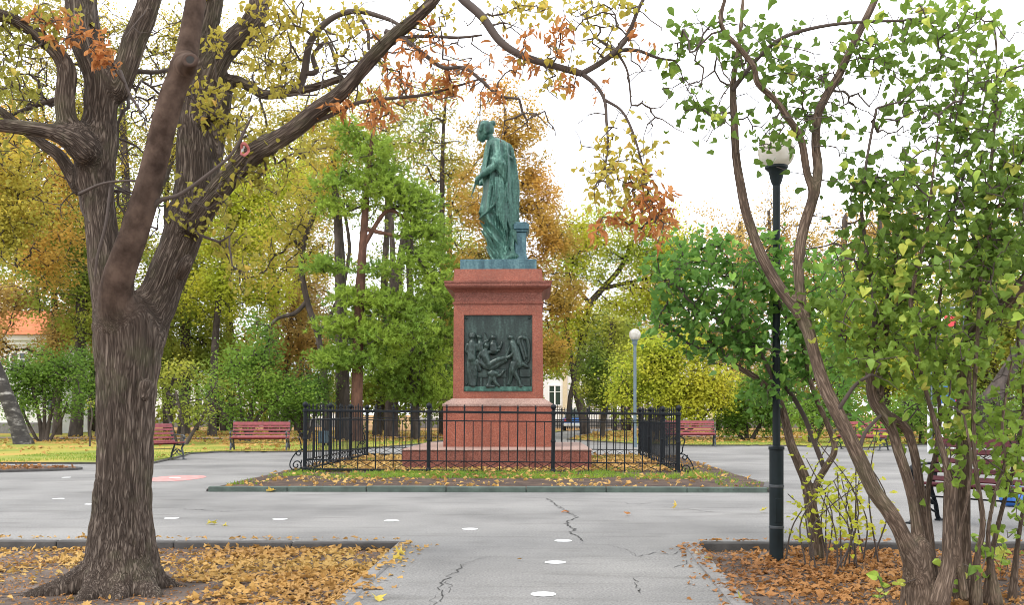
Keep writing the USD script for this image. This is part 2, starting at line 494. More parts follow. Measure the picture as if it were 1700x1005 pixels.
def leafmat(name, cols, single=False, trans=0.45, rough=0.5, patch=0.45, bright=1.0):
    """cols: the leaf colours of one plant, from which each leaf takes one; neighbouring leaves lean alike."""
    cols = [tuple(np.minimum(np.array(c) * bright, .8)) for c in cols]
    nodes = {"g": ("geometry", {}), "o": ("object_info", {}), "nz": ("noise_texture", {"scale": 0.45 if not single else 3.0, "detail": 4.0}),
             "k": ("mix_float", {"fac": patch}),
             "mr": ("map_range", {"from_min": 0.28, "from_max": 0.72, "to_min": 0.0, "to_max": 1.0, "clamp": True}),
             "r": ("rgb_ramp", {"ramp": cols}),
             "p": ("principled_bsdf", {"roughness": rough, "specular_ior_level": 0.18}), "t": ("translucent_bsdf", {}), "m": ("mix_closure", {"fac": trans})}
    links = [("g.position", "nz.vector"), ("nz.fac", "mr.value"), ("o.random" if single else "g.random_per_island", "k.a"), ("mr.result", "k.b"), ("k.result", "r.fac"),
             ("r.color", "p.base_color"), ("r.color", "t.color"), ("p.BSDF", "m.closure1"), ("t.BSDF", "m.closure2")]
    return mat(name, nodes, links, "m.closure")

def barkmat(name, dark, light, scale=26.0, vec=True, stretch=None, rough=0.9, bump=0.6, rf=.62):
    """Bark: furrow colour and ridge colour mixed by streaky noise along the grain."""
    nodes = {"a": ("attribute", {"attribute": "grain"}), "ar": ("attribute", {"attribute": "ridge"}), "tc": ("texture_coordinate", {}),
             "mp": ("mapping", {"scale": stretch or (1, 1, 1)}), "mx": ("mix_float", {"fac": rf if vec else 0.0}),
             "n": ("noise_texture", {"scale": scale, "detail": 5.0, "roughness": 0.6}), "n3": ("noise_texture", {"scale": 2.5, "detail": 3.0}),
             "r": ("rgb_ramp", {"ramp": [(0.26, dark), (0.72, light)]}),
             "h": ("hsv", {}), "mr": ("map_range", {"from_min": 0.3, "from_max": 0.7, "to_min": 0.75, "to_max": 1.25, "clamp": True}),
             "b": ("bump", {"strength": bump, "distance": 0.012}), "p": ("principled_bsdf", {"roughness": rough, "specular_ior_level": 0.2})}
    links = [("a.vector" if vec else "tc.object", "mp.vector"), ("mp.vector", "n.vector"), ("tc.object", "n3.vector"), ("n3.fac", "mr.value"), ("mr.result", "h.value"),
             ("n.fac", "mx.a"), ("ar.fac", "mx.b"), ("mx.result", "r.fac"), ("r.color", "h.color"), ("h.color", "p.base_color"), ("n.fac", "b.height"), ("b.normal", "p.normal")]
    return mat(name, nodes, links)

M = {}
def furrowed(name, dark, mid, light, scale, dist, moss=.35, limb=((.030, .019, .014), (.088, .060, .046))):
    """Furrowed bark; where the mesh carries smoothbark = 1 it is the smooth skin of a younger limb."""
    return mat(name, {"a": ("attribute", {"attribute": "grain"}), "ar": ("attribute", {"attribute": "ridge"}), "as": ("attribute", {"attribute": "smoothbark"}), "tc": ("texture_coordinate", {}), "n": ("noise_texture", {"scale": scale, "detail": 1.5, "roughness": .5, "distortion": .6}),
        "s": ("math", {"math_type": "subtract", "value2": .5}), "ab": ("math", {"math_type": "absolute"}), "mu": ("math", {"math_type": "multiply", "value2": 5.5, "use_clamp": True}),
        "nf": ("noise_texture", {"scale": scale * 3.2, "detail": 4.0, "roughness": .65}), "m1": ("mix_float", {"fac": .30}), "m2": ("mix_float", {"fac": .22}), "n3": ("noise_texture", {"scale": 2.2, "detail": 4.0}),
        "r": ("rgb_ramp", {"ramp": [(.16, dark), (.5, mid), (.86, light)]}), "h": ("hsv", {}), "mr": ("map_range", {"from_min": .3, "from_max": .7, "to_min": .72, "to_max": 1.3, "clamp": True}),
        "nm": ("noise_texture", {"scale": 3.4, "detail": 5.0, "roughness": .65}), "mm": ("map_range", {"from_min": .52, "from_max": .72, "to_min": 0.0, "to_max": moss, "clamp": True}), "cm": ("mix_color", {"b": (.10, .11, .055)}),
        "mpl": ("mapping", {"scale": (.25, .25, 2.6)}), "nl": ("noise_texture", {"scale": 30.0, "detail": 5.0, "roughness": .6}), "rl": ("rgb_ramp", {"ramp": [(.34, limb[0]), (.62, limb[1])]}), "cl": ("mix_color", {}),
        "i1": ("math", {"math_type": "multiply_add", "value2": -.8, "value3": .9}),
        "b": ("bump", {"strength": .9, "distance": dist}), "p": ("principled_bsdf", {"roughness": .92, "specular_ior_level": .15})},
        [("a.vector", "n.vector"), ("n.fac", "s.value1"), ("s.value", "ab.value1"), ("ab.value", "mu.value1"), ("a.vector", "nf.vector"), ("mu.value", "m1.a"), ("nf.fac", "m1.b"), ("m1.result", "m2.a"), ("ar.fac", "m2.b"),
         ("m2.result", "r.fac"), ("tc.object", "nm.vector"), ("nm.fac", "mm.value"), ("mm.result", "cm.fac"), ("r.color", "cm.a"), ("a.vector", "mpl.vector"), ("mpl.vector", "nl.vector"), ("nl.fac", "rl.fac"),
         ("as.fac", "cl.fac"), ("cm.result", "cl.a"), ("rl.color", "cl.b"), ("as.fac", "i1.value1"), ("i1.value", "b.strength"),
         ("tc.object", "n3.vector"), ("n3.fac", "mr.value"), ("mr.result", "h.value"), ("cl.result", "h.color"), ("h.color", "p.base_color"), ("m1.result", "b.height"), ("b.normal", "p.normal")])
M["bark_near"] = furrowed("bark_near", (.030, .022, .017), (.078, .059, .047), (.168, .134, .108), 60.0, .016)
M["bark_lilac"] = furrowed("bark_lilac", (.05, .036, .027), (.115, .082, .06), (.20, .150, .115), 70.0, .006)
M["bark_smooth"] = barkmat("bark_smooth_limb", (.040, .025, .019), (.088, .056, .042), 34.0, bump=.15, stretch=(.35, .35, .3), rf=.2)
M["twig"] = plain("twig_wood", (.062, .046, .038), .85)
M["twig_far"] = plain("far_twig_wood", (.04, .03, .025), .9)
M["bark_dark"] = barkmat("bark_dark", (.03, .024, .021), (.10, .08, .07), 6.0, vec=False, stretch=(1, 1, .25))
M["bark_pine"] = barkmat("bark_pine", (.055, .030, .023), (.15, .075, .052), 7.0, vec=False, stretch=(1, 1, .35))
M["bark_birch"] = mat("bark_birch", {"tc": ("texture_coordinate", {}), "mp": ("mapping", {"scale": (1.2, 1.2, 2.6)}), "n": ("noise_texture", {"scale": 2.2, "detail": 6.0, "roughness": .62}),
    "r": ("rgb_ramp", {"ramp": [(.48, (.025, .021, .019)), (.58, (.07, .062, .056)), (.68, (.30, .285, .27))]}), "p": ("principled_bsdf", {"roughness": .8})},
    [("tc.object", "mp.vector"), ("mp.vector", "n.vector"), ("n.fac", "r.fac"), ("r.color", "p.base_color")])
BRIGHT = 1.25
Y1, Y2, OL, OR, BR, GN = (.42, .30, .04), (.34, .27, .05), (.20, .20, .035), (.42, .17, .035), (.20, .095, .035), (.09, .19, .03)
LM = {
    "lilac_fresh": leafmat("leaf_lilac_fresh", [(.08, .17, .035), (.15, .30, .055), (.23, .42, .075), (.33, .50, .09), (.46, .53, .10)], patch=.25, rough=.42, trans=.5),
    "yellow": leafmat("leaf_yellow", [(.20, .22, .04), (.36, .31, .05), (.52, .39, .065), (.58, .37, .065), (.54, .26, .055), (.34, .19, .055)], bright=1.08),
    "olive": leafmat("leaf_olive", [(.10, .16, .03), (.20, .24, .04), (.32, .31, .05), (.46, .36, .06), (.50, .27, .055), (.30, .17, .05)], bright=1.3),
    "green": leafmat("leaf_green", [(.07, .14, .025), (.13, .22, .035), (.21, .30, .045), (.32, .35, .055), (.36, .30, .05)], bright=1.25),
    "yellowgreen": leafmat("leaf_yellow_green", [(.26, .34, .035), (.40, .42, .045), (.56, .49, .06), (.62, .48, .065), (.60, .34, .06)], bright=1.15),
    "brown": leafmat("leaf_brown_orange", [(.22, .20, .045), (.36, .24, .05), (.46, .27, .06), (.36, .18, .055), (.46, .36, .08), (.28, .17, .06)], bright=1.25),
    "tan": leafmat("leaf_tan", [(.32, .22, .07), (.40, .28, .09), (.33, .19, .055), (.42, .35, .10), (.24, .16, .06)], bright=1.2),
    "pine": leafmat("needle_pine", [(.10, .18, .03), (.22, .30, .04), (.34, .40, .055), (.44, .44, .065)], bright=1.35, trans=.25),
    "lilac": leafmat("leaf_lilac", [(.07, .13, .03), (.16, .25, .04), (.26, .37, .055), (.36, .46, .07), (.47, .50, .09), (.50, .46, .10), (.30, .26, .06)], patch=.25, rough=.42, trans=.5),
    "dullgreen": leafmat("leaf_dull_green", [(.07, .15, .03), (.12, .20, .035), (.20, .25, .045), (.28, .26, .05)], bright=1.3),
    "near_yellow": leafmat("leaf_near_yellow", [(.26, .26, .05), (.40, .34, .06), (.54, .42, .08), (.50, .32, .08), (.36, .19, .06)], patch=.4),
    "near_orange": leafmat("leaf_near_orange", [(.52, .25, .09), (.46, .19, .06), (.56, .32, .13), (.44, .27, .08), (.32, .14, .06)], patch=.35),
    "litter": leafmat("leaf_litter", [(.19, .10, .04), (.40, .23, .07), (.46, .31, .10), (.52, .41, .14), (.30, .17, .07), (.48, .38, .24), (.11, .065, .035), (.46, .34, .09), (.36, .24, .12)], trans=.12, rough=.6, patch=.3),
    "litter_right": leafmat("leaf_litter_russet", [(.14, .062, .028), (.31, .145, .05), (.40, .21, .07), (.42, .28, .095), (.22, .11, .05), (.43, .31, .18), (.10, .055, .03), (.40, .28, .085)], trans=.12, rough=.6, patch=.3),
}
for k in ("lilac", "lilac_fresh", "near_yellow", "near_orange", "litter", "litter_right"):
    src = {"lilac_fresh": [(.10, .20, .04), (.17, .32, .06), (.25, .43, .08), (.34, .50, .09)], "lilac": [(.08, .15, .03), (.17, .27, .045), (.27, .38, .06), (.36, .46, .08), (.45, .48, .09), (.40, .36, .09)],
           "near_yellow": [(.26, .26, .05), (.40, .34, .06), (.54, .42, .08), (.50, .32, .08)],
           "near_orange": [(.46, .20, .07), (.42, .15, .05), (.50, .26, .10), (.38, .22, .06)],
           "litter": [(.19, .10, .04), (.40, .23, .07), (.46, .31, .10), (.52, .41, .14), (.30, .17, .07), (.48, .38, .24), (.11, .065, .035), (.46, .34, .09), (.36, .24, .12)],
           "litter_right": [(.14, .062, .028), (.31, .145, .05), (.40, .21, .07), (.42, .28, .095), (.22, .11, .05), (.43, .31, .18), (.10, .055, .03), (.40, .28, .085)]}[k]
    LM[k + "_single"] = leafmat(f"single_{k}_leaf", src, single=True, patch=.15, trans=.3 if "litter" not in k else .12)

def bronze(name, dark, mid, light, rough=.55):
    return mat(name, {"tc": ("texture_coordinate", {}), "mp": ("mapping", {"scale": (3.0, 3.0, .55)}), "n": ("noise_texture", {"scale": 2.4, "detail": 6.0, "roughness": .6}),
        "n2": ("noise_texture", {"scale": 22.0, "detail": 4.0}), "mx": ("mix_float", {"fac": .35}),
        "r": ("rgb_ramp", {"ramp": [(.36, dark), (.5, mid), (.64, light)]}), "b": ("bump", {"strength": .25, "distance": .01}),
        "p": ("principled_bsdf", {"roughness": rough - .1, "metallic": .35})},
        [("tc.object", "mp.vector"), ("mp.vector", "n.vector"), ("tc.object", "n2.vector"), ("n.fac", "mx.a"), ("n2.fac", "mx.b"), ("mx.result", "r.fac"), ("r.color", "p.base_color"), ("n2.fac", "b.height"), ("b.normal", "p.normal")])
M["patina"] = bronze("bronze_patina", (.012, .037, .030), (.030, .088, .067), (.085, .19, .15))
M["bronze_blue"] = bronze("bronze_blue", (.02, .055, .07), (.042, .098, .115), (.095, .18, .19))
M["bronze_dark"] = bronze("bronze_relief", (.010, .017, .015), (.020, .034, .029), (.05, .082, .070), .42)
def granite(name, cols, rough):
    return mat(name, {"tc": ("texture_coordinate", {}), "v": ("voronoi_texture", {"scale": 75.0}), "s": ("separate_color", {}), "r": ("rgb_ramp", {"ramp": cols}),
        "n": ("noise_texture", {"scale": 1.6, "detail": 4.0}), "mr": ("map_range", {"from_min": .3, "from_max": .7, "to_min": .82, "to_max": 1.15, "clamp": True}), "h": ("hsv", {}),
        "p": ("principled_bsdf", {"roughness": rough, "specular_ior_level": .3})},
        [("tc.object", "v.vector"), ("v.color", "s.color"), ("s.r", "r.fac"), ("tc.object", "n.vector"), ("n.fac", "mr.value"), ("mr.result", "h.value"), ("r.color", "h.color"), ("h.color", "p.base_color")])
M["granite"] = granite("red_granite", [(0, (.12, .040, .026)), (.3, (.185, .053, .032)), (.65, (.235, .066, .038)), (.88, (.27, .10, .062)), (1, (.20, .095, .07))], .42)
M["granite_dull"] = granite("red_granite_rough", [(0, (.08, .03, .02)), (.3, (.15, .045, .03)), (.7, (.20, .065, .043)), (1, (.26, .11, .08))], .6)
M["granite_top"] = granite("pale_granite_top", [(0, (.18, .11, .085)), (.5, (.26, .165, .135)), (1, (.36, .25, .21))], .6)
M["iron"] = plain("black_iron_paint", (.004, .006, .008), .55, var=.3, scale=14, specular_ior_level=.22)
M["iron_worn"] = plain("grey_iron_paint", (.03, .035, .04), .42, var=.4, scale=9)
M["lamp_paint"] = plain("lamp_post_paint", (.006, .011, .013), .55, var=.3, specular_ior_level=.22)
M["lamp_grey"] = plain("grey_lamp_post_paint", (.10, .14, .16), .5)
M["slat"] = plain("bench_slat_red", (.20, .034, .04), .42, var=.25, scale=12)
M["slat_dark"] = plain("bench_slat_maroon", (.06, .012, .016), .6, var=.3, scale=12, specular_ior_level=.25)
M["globe"] = mat("lamp_globe", {"tc": ("texture_coordinate", {}), "n": ("noise_texture", {"scale": 9.0, "detail": 4.0}), "r": ("rgb_ramp", {"ramp": [(.3, (.42, .39, .33)), (.7, (.66, .65, .61))]}),
    "p": ("principled_bsdf", {"roughness": .3}), "t": ("translucent_bsdf", {"color": (.6, .57, .5)}), "m": ("mix_closure", {"fac": .45})},
    [("tc.object", "n.vector"), ("n.fac", "r.fac"), ("r.color", "p.base_color"), ("p.BSDF", "m.closure1"), ("t.BSDF", "m.closure2")], "m.closure")
M["plaster"] = plain("white_plaster", (.74, .74, .73), .85, var=.06, scale=1.5)
M["cream"] = plain("cream_plaster", (.62, .52, .36), .85, var=.08)
M["roof_orange"] = plain("orange_roof", (.55, .17, .07), .7, var=.2, scale=3)
M["roof_grey"] = plain("grey_roof", (.22, .25, .25), .6, var=.15, scale=3)
M["frame"] = plain("white_window_frame", (.80, .80, .79), .5, var=.03)
M["pane"] = mat("window_pane", {"p": ("principled_bsdf", {"base_color": (.03, .045, .04), "roughness": .06, "specular_ior_level": .8})}, [])
M["white_paint"] = plain("white_road_paint", (.66, .66, .65), .7, var=.12, scale=30)
M["red_paint"] = plain("faded_red_road_paint", (.46, .20, .185), .75, var=.3, scale=7)
M["crack"] = plain("dark_crack", (.035, .033, .031), .95)
M["blue"] = plain("blue_plastic", (.02, .10, .34), .4)
M["red"] = plain("red_plastic", (.60, .045, .05), .4)
M["white"] = plain("white_enamel", (.55, .56, .56), .4, var=.08)
M["rubber"] = plain("black_rubber", (.02, .02, .02), .8)
M["bin"] = plain("blue_grey_metal", (.04, .07, .10), .5)
M["ribbon"] = plain("faded_red_cloth", (.50, .16, .15), .8, var=.2, scale=30)
M["kerb_dark"] = plain("dark_kerb_stone", (.06, .056, .053), .85, var=.25, scale=7, bump=.4)
M["kerb_light"] = plain("pale_kerb_concrete", (.17, .162, .155), .9, var=.2, scale=9, bump=.6, bscale=40)
M["kerb_green"] = plain("mossy_kerb_stone", (.06, .082, .068), .85, var=.3, scale=5, bump=.4)
M["grass"] = leafmat("grass_blades", [(.10, .19, .02), (.19, .26, .03), (.33, .32, .04), (.42, .34, .07)], trans=.3)
M["asphalt"] = mat("asphalt", {"g": ("geometry", {}), "n1": ("noise_texture", {"scale": .35, "detail": 5.0, "roughness": .6}), "n2": ("noise_texture", {"scale": 55.0, "detail": 3.0, "roughness": .7}),
    "mp": ("mapping", {"scale": (.35, 2.2, 1)}), "n3": ("noise_texture", {"scale": 1.6, "detail": 6.0, "roughness": .65}), "v": ("voronoi_texture", {"scale": 140.0}),
    "r1": ("rgb_ramp", {"ramp": [(.30, (.115, .112, .108)), (.5, (.186, .181, .174)), (.70, (.240, .233, .222))]}), "r3": ("rgb_ramp", {"ramp": [(.26, (.60, .59, .575)), (.46, (1, 1, 1))]}),
    "r2": ("rgb_ramp", {"ramp": [(.36, (.66, .66, .66)), (.5, (1, 1, 1)), (.64, (1.26, 1.25, 1.23))]}), "m1": ("mix_color", {"blend_type": "multiply", "fac": 1.0, "use_clamp": False}), "m2": ("mix_color", {"blend_type": "multiply", "fac": 1.0, "use_clamp": False}),
    "b": ("bump", {"strength": .35, "distance": .004}), "p": ("principled_bsdf", {"roughness": .88, "specular_ior_level": .3})},
    [("g.position", "n1.vector"), ("g.position", "n2.vector"), ("g.position", "mp.vector"), ("mp.vector", "n3.vector"), ("g.position", "v.vector"), ("n1.fac", "r1.fac"), ("n2.fac", "r2.fac"), ("n3.fac", "r3.fac"),
     ("r1.color", "m1.a"), ("r2.color", "m1.b"), ("m1.result", "m2.a"), ("r3.color", "m2.b"), ("m2.result", "p.base_color"), ("v.distance", "b.height"), ("b.normal", "p.normal")])
def soil(name, cols, scale):
    return mat(name, {"g": ("geometry", {}), "n": ("noise_texture", {"scale": scale, "detail": 6.0, "roughness": .65}), "r": ("rgb_ramp", {"ramp": cols}),
        "n2": ("noise_texture", {"scale": 45.0, "detail": 4.0, "roughness": .7}), "b": ("bump", {"strength": .7, "distance": .012}), "p": ("principled_bsdf", {"roughness": .95, "specular_ior_level": .2})},
        [("g.position", "n.vector"), ("n.fac", "r.fac"), ("r.color", "p.base_color"), ("g.position", "n2.vector"), ("n2.fac", "b.height"), ("b.normal", "p.normal")])
M["soil"] = soil("bare_soil", [(.3, (.05, .037, .030)), (.5, (.105, .080, .066)), (.7, (.175, .14, .118))], 2.2)
M["soil_dark"] = soil("dark_soil", [(.3, (.03, .021, .017)), (.5, (.065, .044, .034)), (.7, (.12, .075, .05))], 3.0)
M["ground"] = soil("leafy_ground", [(.3, (.12, .08, .045)), (.5, (.28, .16, .06)), (.7, (.40, .23, .08))], .8)
M["lawn"] = mat("lawn_turf", {"g": ("geometry", {}), "n": ("noise_texture", {"scale": .35, "detail": 6.0, "roughness": .65}), "r": ("rgb_ramp", {"ramp": [(.3, (.12, .17, .03)), (.48, (.24, .25, .045)), (.58, (.34, .26, .06)), (.72, (.42, .22, .07))]}),
    "n2": ("noise_texture", {"scale": 30.0, "detail": 4.0}), "b": ("bump", {"strength": .8, "distance": .03}), "p": ("principled_bsdf", {"roughness": .95, "specular_ior_level": .2})},
    [("g.position", "n.vector"), ("n.fac", "r.fac"), ("r.color", "p.base_color"), ("g.position", "n2.vector"), ("n2.fac", "b.height"), ("b.normal", "p.normal")])
# ------------------------------------------------------------------ the setting: ground, lawn, plaza, soil beds, kerbs
rng = np.random.default_rng(7)
MON = np.array([-0.27, 24.25, 0.0]); MON_RZ = -1.353
ca, sa = math.cos(math.radians(MON_RZ)), math.sin(math.radians(MON_RZ))
def ML(x, y, z=0.0):
    """monument frame to world"""
    return np.array([MON[0] + ca * x - sa * y, MON[1] + sa * x + ca * y, z])

def far_z(x, y):
    return -0.10 + 0 * x
v, f = grid_sheet(-420, 420, -60, 780, 60, far_z)
solo("ground", (v, f), M["ground"], kind="structure")

LB_R = [(-0.97, 9.62), (-1.12, 6.48), (-1.75, -8.0)]
RB_L = [(1.80, 9.55), (1.53, 6.48), (0.55, -8.0)]
left_bed = Polygon([(-26, 9.80)] + LB_R + [(-26, -8)])
right_bed = Polygon([(26, 9.45), (26, -8)] + RB_L[::-1])
far_edge = [(-60, 24.3), (-8.9, 24.55), (-9.3, 27.5), (-9.85, 30.3), (-9.3, 31.6), (-6.7, 31.8), (-5.5, 33.0), (-4.9, 35.5), (-3.6, 40.0), (-3.0, 46.0), (2.2, 62.0), (6.5, 82.0), (9.2, 81.0), (5.0, 62.0), (2.6, 47.0),
            (4.9, 40.6), (6.7, 38.4), (10.2, 38.1), (12.0, 36.5), (12.6, 35.3), (14.5, 37.6), (16.5, 39.6), (20.5, 39.0), (60, 40.0)]
plaza = Polygon(far_edge + [(60, -9), (-60, -9)]).difference(left_bed).difference(right_bed)
plaza = max(plaza.geoms, key=lambda g: g.area) if hasattr(plaza, "geoms") else plaza
v, f = poly_sheet(plaza, 0.0)
solo("plaza_pavement", (v, f), M["asphalt"], kind="structure")

lawn_zone = Polygon([(-60, 70), (60, 70)] + far_edge[::-1]).buffer(0)
lawn = thing("lawn", kind="structure")
def lawn_z(x, y):
    return 0.02 + 0.05 * meshkit.noise(np.stack([x * .3, y * .3, 0 * x], -1), 3)
v, f = grid_sheet(-60, 60, 23.5, 72, 0.5, lawn_z)
c = v[f].mean(1)
f = f[in_poly(lawn_zone.buffer(-0.12), c[:, :2])]
u, inv = np.unique(f, return_inverse=True)
part(lawn, "turf", (v[u], inv.reshape(-1, 3)), M["lawn"], smooth=True)
# a low edge so the turf meets the paving without a floating rim
edge = lawn_zone.buffer(-0.06).difference(lawn_zone.buffer(-0.85))
for g_ in getattr(edge, "geoms", [edge]):
    part(lawn, "turf_edge", poly_sheet(g_, 0.012), M["lawn"])
kerb_ring = lawn_zone.buffer(.02).difference(lawn_zone.buffer(-.06))
for g_ in getattr(kerb_ring, 'geoms', [kerb_ring]):
    part(lawn, 'edging', trimesh.creation.extrude_polygon(g_, .045, engine='earcut'), M['kerb_dark'])
n = 90000
xy = np.column_stack([rng.uniform(-14, 22, n), 24.4 + 22 * rng.uniform(0, 1, n) ** 1.6])
xy = xy[in_poly(lawn_zone, xy)]
dens = meshkit.noise(np.column_stack([xy * .45, np.zeros(len(xy))]), 11)
xy = xy[dens > .38]
g = part(lawn, "grass_blade", blades(np.column_stack([xy, np.full(len(xy), .03)]), rng, .07, .012), M["grass"], kind="stuff")

# bare trodden strip across the lawn on the left and behind the plaza on the right
M["dirt"] = soil("trodden_dirt", [(.3, (.17, .125, .105)), (.5, (.25, .195, .165)), (.7, (.32, .24, .18))], 1.4)
def strip(cl, w, z):
    c_ = spline(np.array(cl), 8); t_ = np.gradient(c_, axis=0); t_ /= np.linalg.norm(t_, axis=1, keepdims=True)
    nrm = np.column_stack([-t_[:, 1], t_[:, 0]]) * (w * (0.8 + 0.4 * rng.random(len(c_))))[:, None]
    p_ = Polygon(np.vstack([c_ + nrm, (c_ - nrm)[::-1]])).buffer(0)
    return poly_sheet(p_, z)
solo("dirt_path", strip([(-40, 50), (-20, 47.5), (-10, 48), (-4, 50), (1.5, 51)], 1.5, .085), M["dirt"], kind="structure")
solo("dirt_path", strip([(8, 52), (14, 50), (24, 49), (45, 50)], 1.3, .085), M["dirt"], kind="structure")

# soil beds beside the near path
def bed_z(seed, base=-0.065):
    def z(x, y):
        q = np.stack([x, y, 0 * x], -1)
        return base + 0.05 * (meshkit.fbm(q * 1.1, 3, seed) - .5) + 0.018 * (meshkit.fbm(q * 7, 3, seed + 4) - .5)
    return z
lz, rz_ = bed_z(21), bed_z(22)
beds = {}
for side, (x0, x1), zf, lab in (("left", (-8, -0.9), lz, "bare earth bed"), ("right", (0.6, 9.5), rz_, "earth bed")):
    b = thing("soil_bed", kind="structure")
    v, f = grid_sheet(x0, x1, 2.0, 9.9, 0.05, zf)
    pol = (left_bed if side == "left" else right_bed).buffer(0.10)
    c = v[f].mean(1); f = f[in_poly(pol, c[:, :2])]
    u, inv = np.unique(f, return_inverse=True)
    part(b, "earth", (v[u], inv.reshape(-1, 3)), M["soil"], smooth=True)
    beds[side] = b

TREE_XY = P(203, 965, 7.4)[:2]
def litter(bed, pol, zf, n, accept, mk, size, nsingle, seed, lift=.018):
    r = np.random.default_rng(seed)
    x0, y0, x1, y1 = pol.bounds
    xy = np.column_stack([r.uniform(max(x0, -8), min(x1, 9), n), r.uniform(4.6, y1, n)])
    xy = xy[in_poly(pol.buffer(-.02), xy)]
    xy = xy[r.random(len(xy)) < accept(xy)]
    z = zf(xy[:, 0], xy[:, 1]) + .004 + r.random(len(xy)) ** 2 * lift
    pos = np.column_stack([xy, z])
    ax = r.normal(size=(len(xy), 3)); ax[:, 2] = ax[:, 2] * .28 + .08
    sz = size * r.uniform(.45, 1.4, len(xy))
    near = np.argsort(xy[:, 1] + 0.8 * np.abs(xy[:, 0] - (1.8 if xy[:, 0].mean() > 0 else -1.2)) + r.random(len(xy)) * 3)
    sing = near[:nsingle]
    mask = np.ones(len(xy), bool); mask[sing] = False
    kinds = r.random(len(xy)) < .82
    ms = []
    for kk, sel in (("ovate", mask & kinds), ("maple", mask & ~kinds)):
        ms.append(leaves(kk, pos[sel], ax[sel], sz[sel] * (1.15 if kk == "maple" else 1), r, curl=.5, roll=.35))
    part(bed, "leaf_litter", cat_mesh(ms), LM[mk], kind="stuff")
    for i in sing:
        part(bed, "leaf", leaves("ovate" if kinds[i] else "maple", pos[i:i + 1], ax[i:i + 1], sz[i:i + 1], r, curl=.5, roll=.35), LM[mk + "_single"])

def acc_left(xy):
    q = meshkit.fbm(np.column_stack([xy * .9, np.zeros(len(xy))]), 3, 31)
    a = np.where(xy[:, 0] > -2.75, .9, .10 + .55 * np.clip((q - .5) * 6, 0, 1))
    d = np.linalg.norm(xy - TREE_XY, axis=1)
    a = np.where((d < .75) & (xy[:, 1] < TREE_XY[1] + .25), a * .05, a)
    near = np.clip((xy[:, 1] - 6.55) / .9, 0, 1)
    a = a * (0.22 + .78 * np.clip(near + np.clip((xy[:, 0] + 2.0) * 1.0, 0, 1), 0, 1))
    return a * (0.30 + .70 * np.clip((q - .32) * 5, 0, 1))
def acc_right(xy):
    q = meshkit.fbm(np.column_stack([xy * 1.3, np.zeros(len(xy))]), 3, 37)
    e = np.clip((xy[:, 0] - (1.62 + (xy[:, 1] - 6.48) * .09)) / .35, .12, 1)
    return e * (0.25 + .75 * np.clip((q - .36) * 6, 0, 1)) * np.where(xy[:, 0] > 5.5, .5, 1)
litter(beds["left"], left_bed, lz, 30000, acc_left, "litter", .056, 260, 41)
litter(beds["right"], right_bed, rz_, 26000, acc_right, "litter_right", .054, 260, 42)

# kerbs: stones butted end to end
def kerb(line, w, z0, z1, mt, L=1.0, gap=.008, seed=0, side=0.0):
    r = np.random.default_rng(seed)
    k = thing("kerb", kind="structure")
    pts = np.array(line, float)
    for a, b in zip(pts[:-1], pts[1:]):
        d = b - a; T = np.linalg.norm(d); d /= T; nrm = np.array([-d[1], d[0]])
        ns = max(1, round(T / L)); s = T / ns
        for i in range(ns):
            m = box(i * s + gap / 2, (i + 1) * s - gap / 2, -w / 2 + side, w / 2 + side, z0, z1 + r.normal() * .004, .012)
            vv = np.array(m.vertices)
            vv[:, 2] += np.where(vv[:, 2] > (z0 + z1) / 2, (meshkit.noise(vv * 9, seed) - .5) * .012, 0)
            vv[:, 1] += r.normal() * .004
            x = a[0] + d[0] * vv[:, 0] + nrm[0] * vv[:, 1]; y = a[1] + d[1] * vv[:, 0] + nrm[1] * vv[:, 1]
            part(k, "kerb_stone", (np.column_stack([x, y, vv[:, 2]]), m.faces), mt)
    return k
kerb([(-9, 9.78), (-0.98, 9.60)], .10, -.12, .012, M["kerb_dark"], 1.15, seed=1)
kerb([(1.80, 9.54), (9.5, 9.40)], .10, -.12, .016, M["kerb_dark"], 1.15, seed=2)
kerb([(-1.02, 9.50), (-1.12, 6.48), (-1.40, 0.5)], .12, -.12, .016, M["kerb_light"], .95, seed=3)
kerb([(1.72, 9.60), (1.60, 8.2), (1.50, 6.48), (1.15, 0.5)], .13, -.12, .022, M["kerb_light"], .95, seed=4)

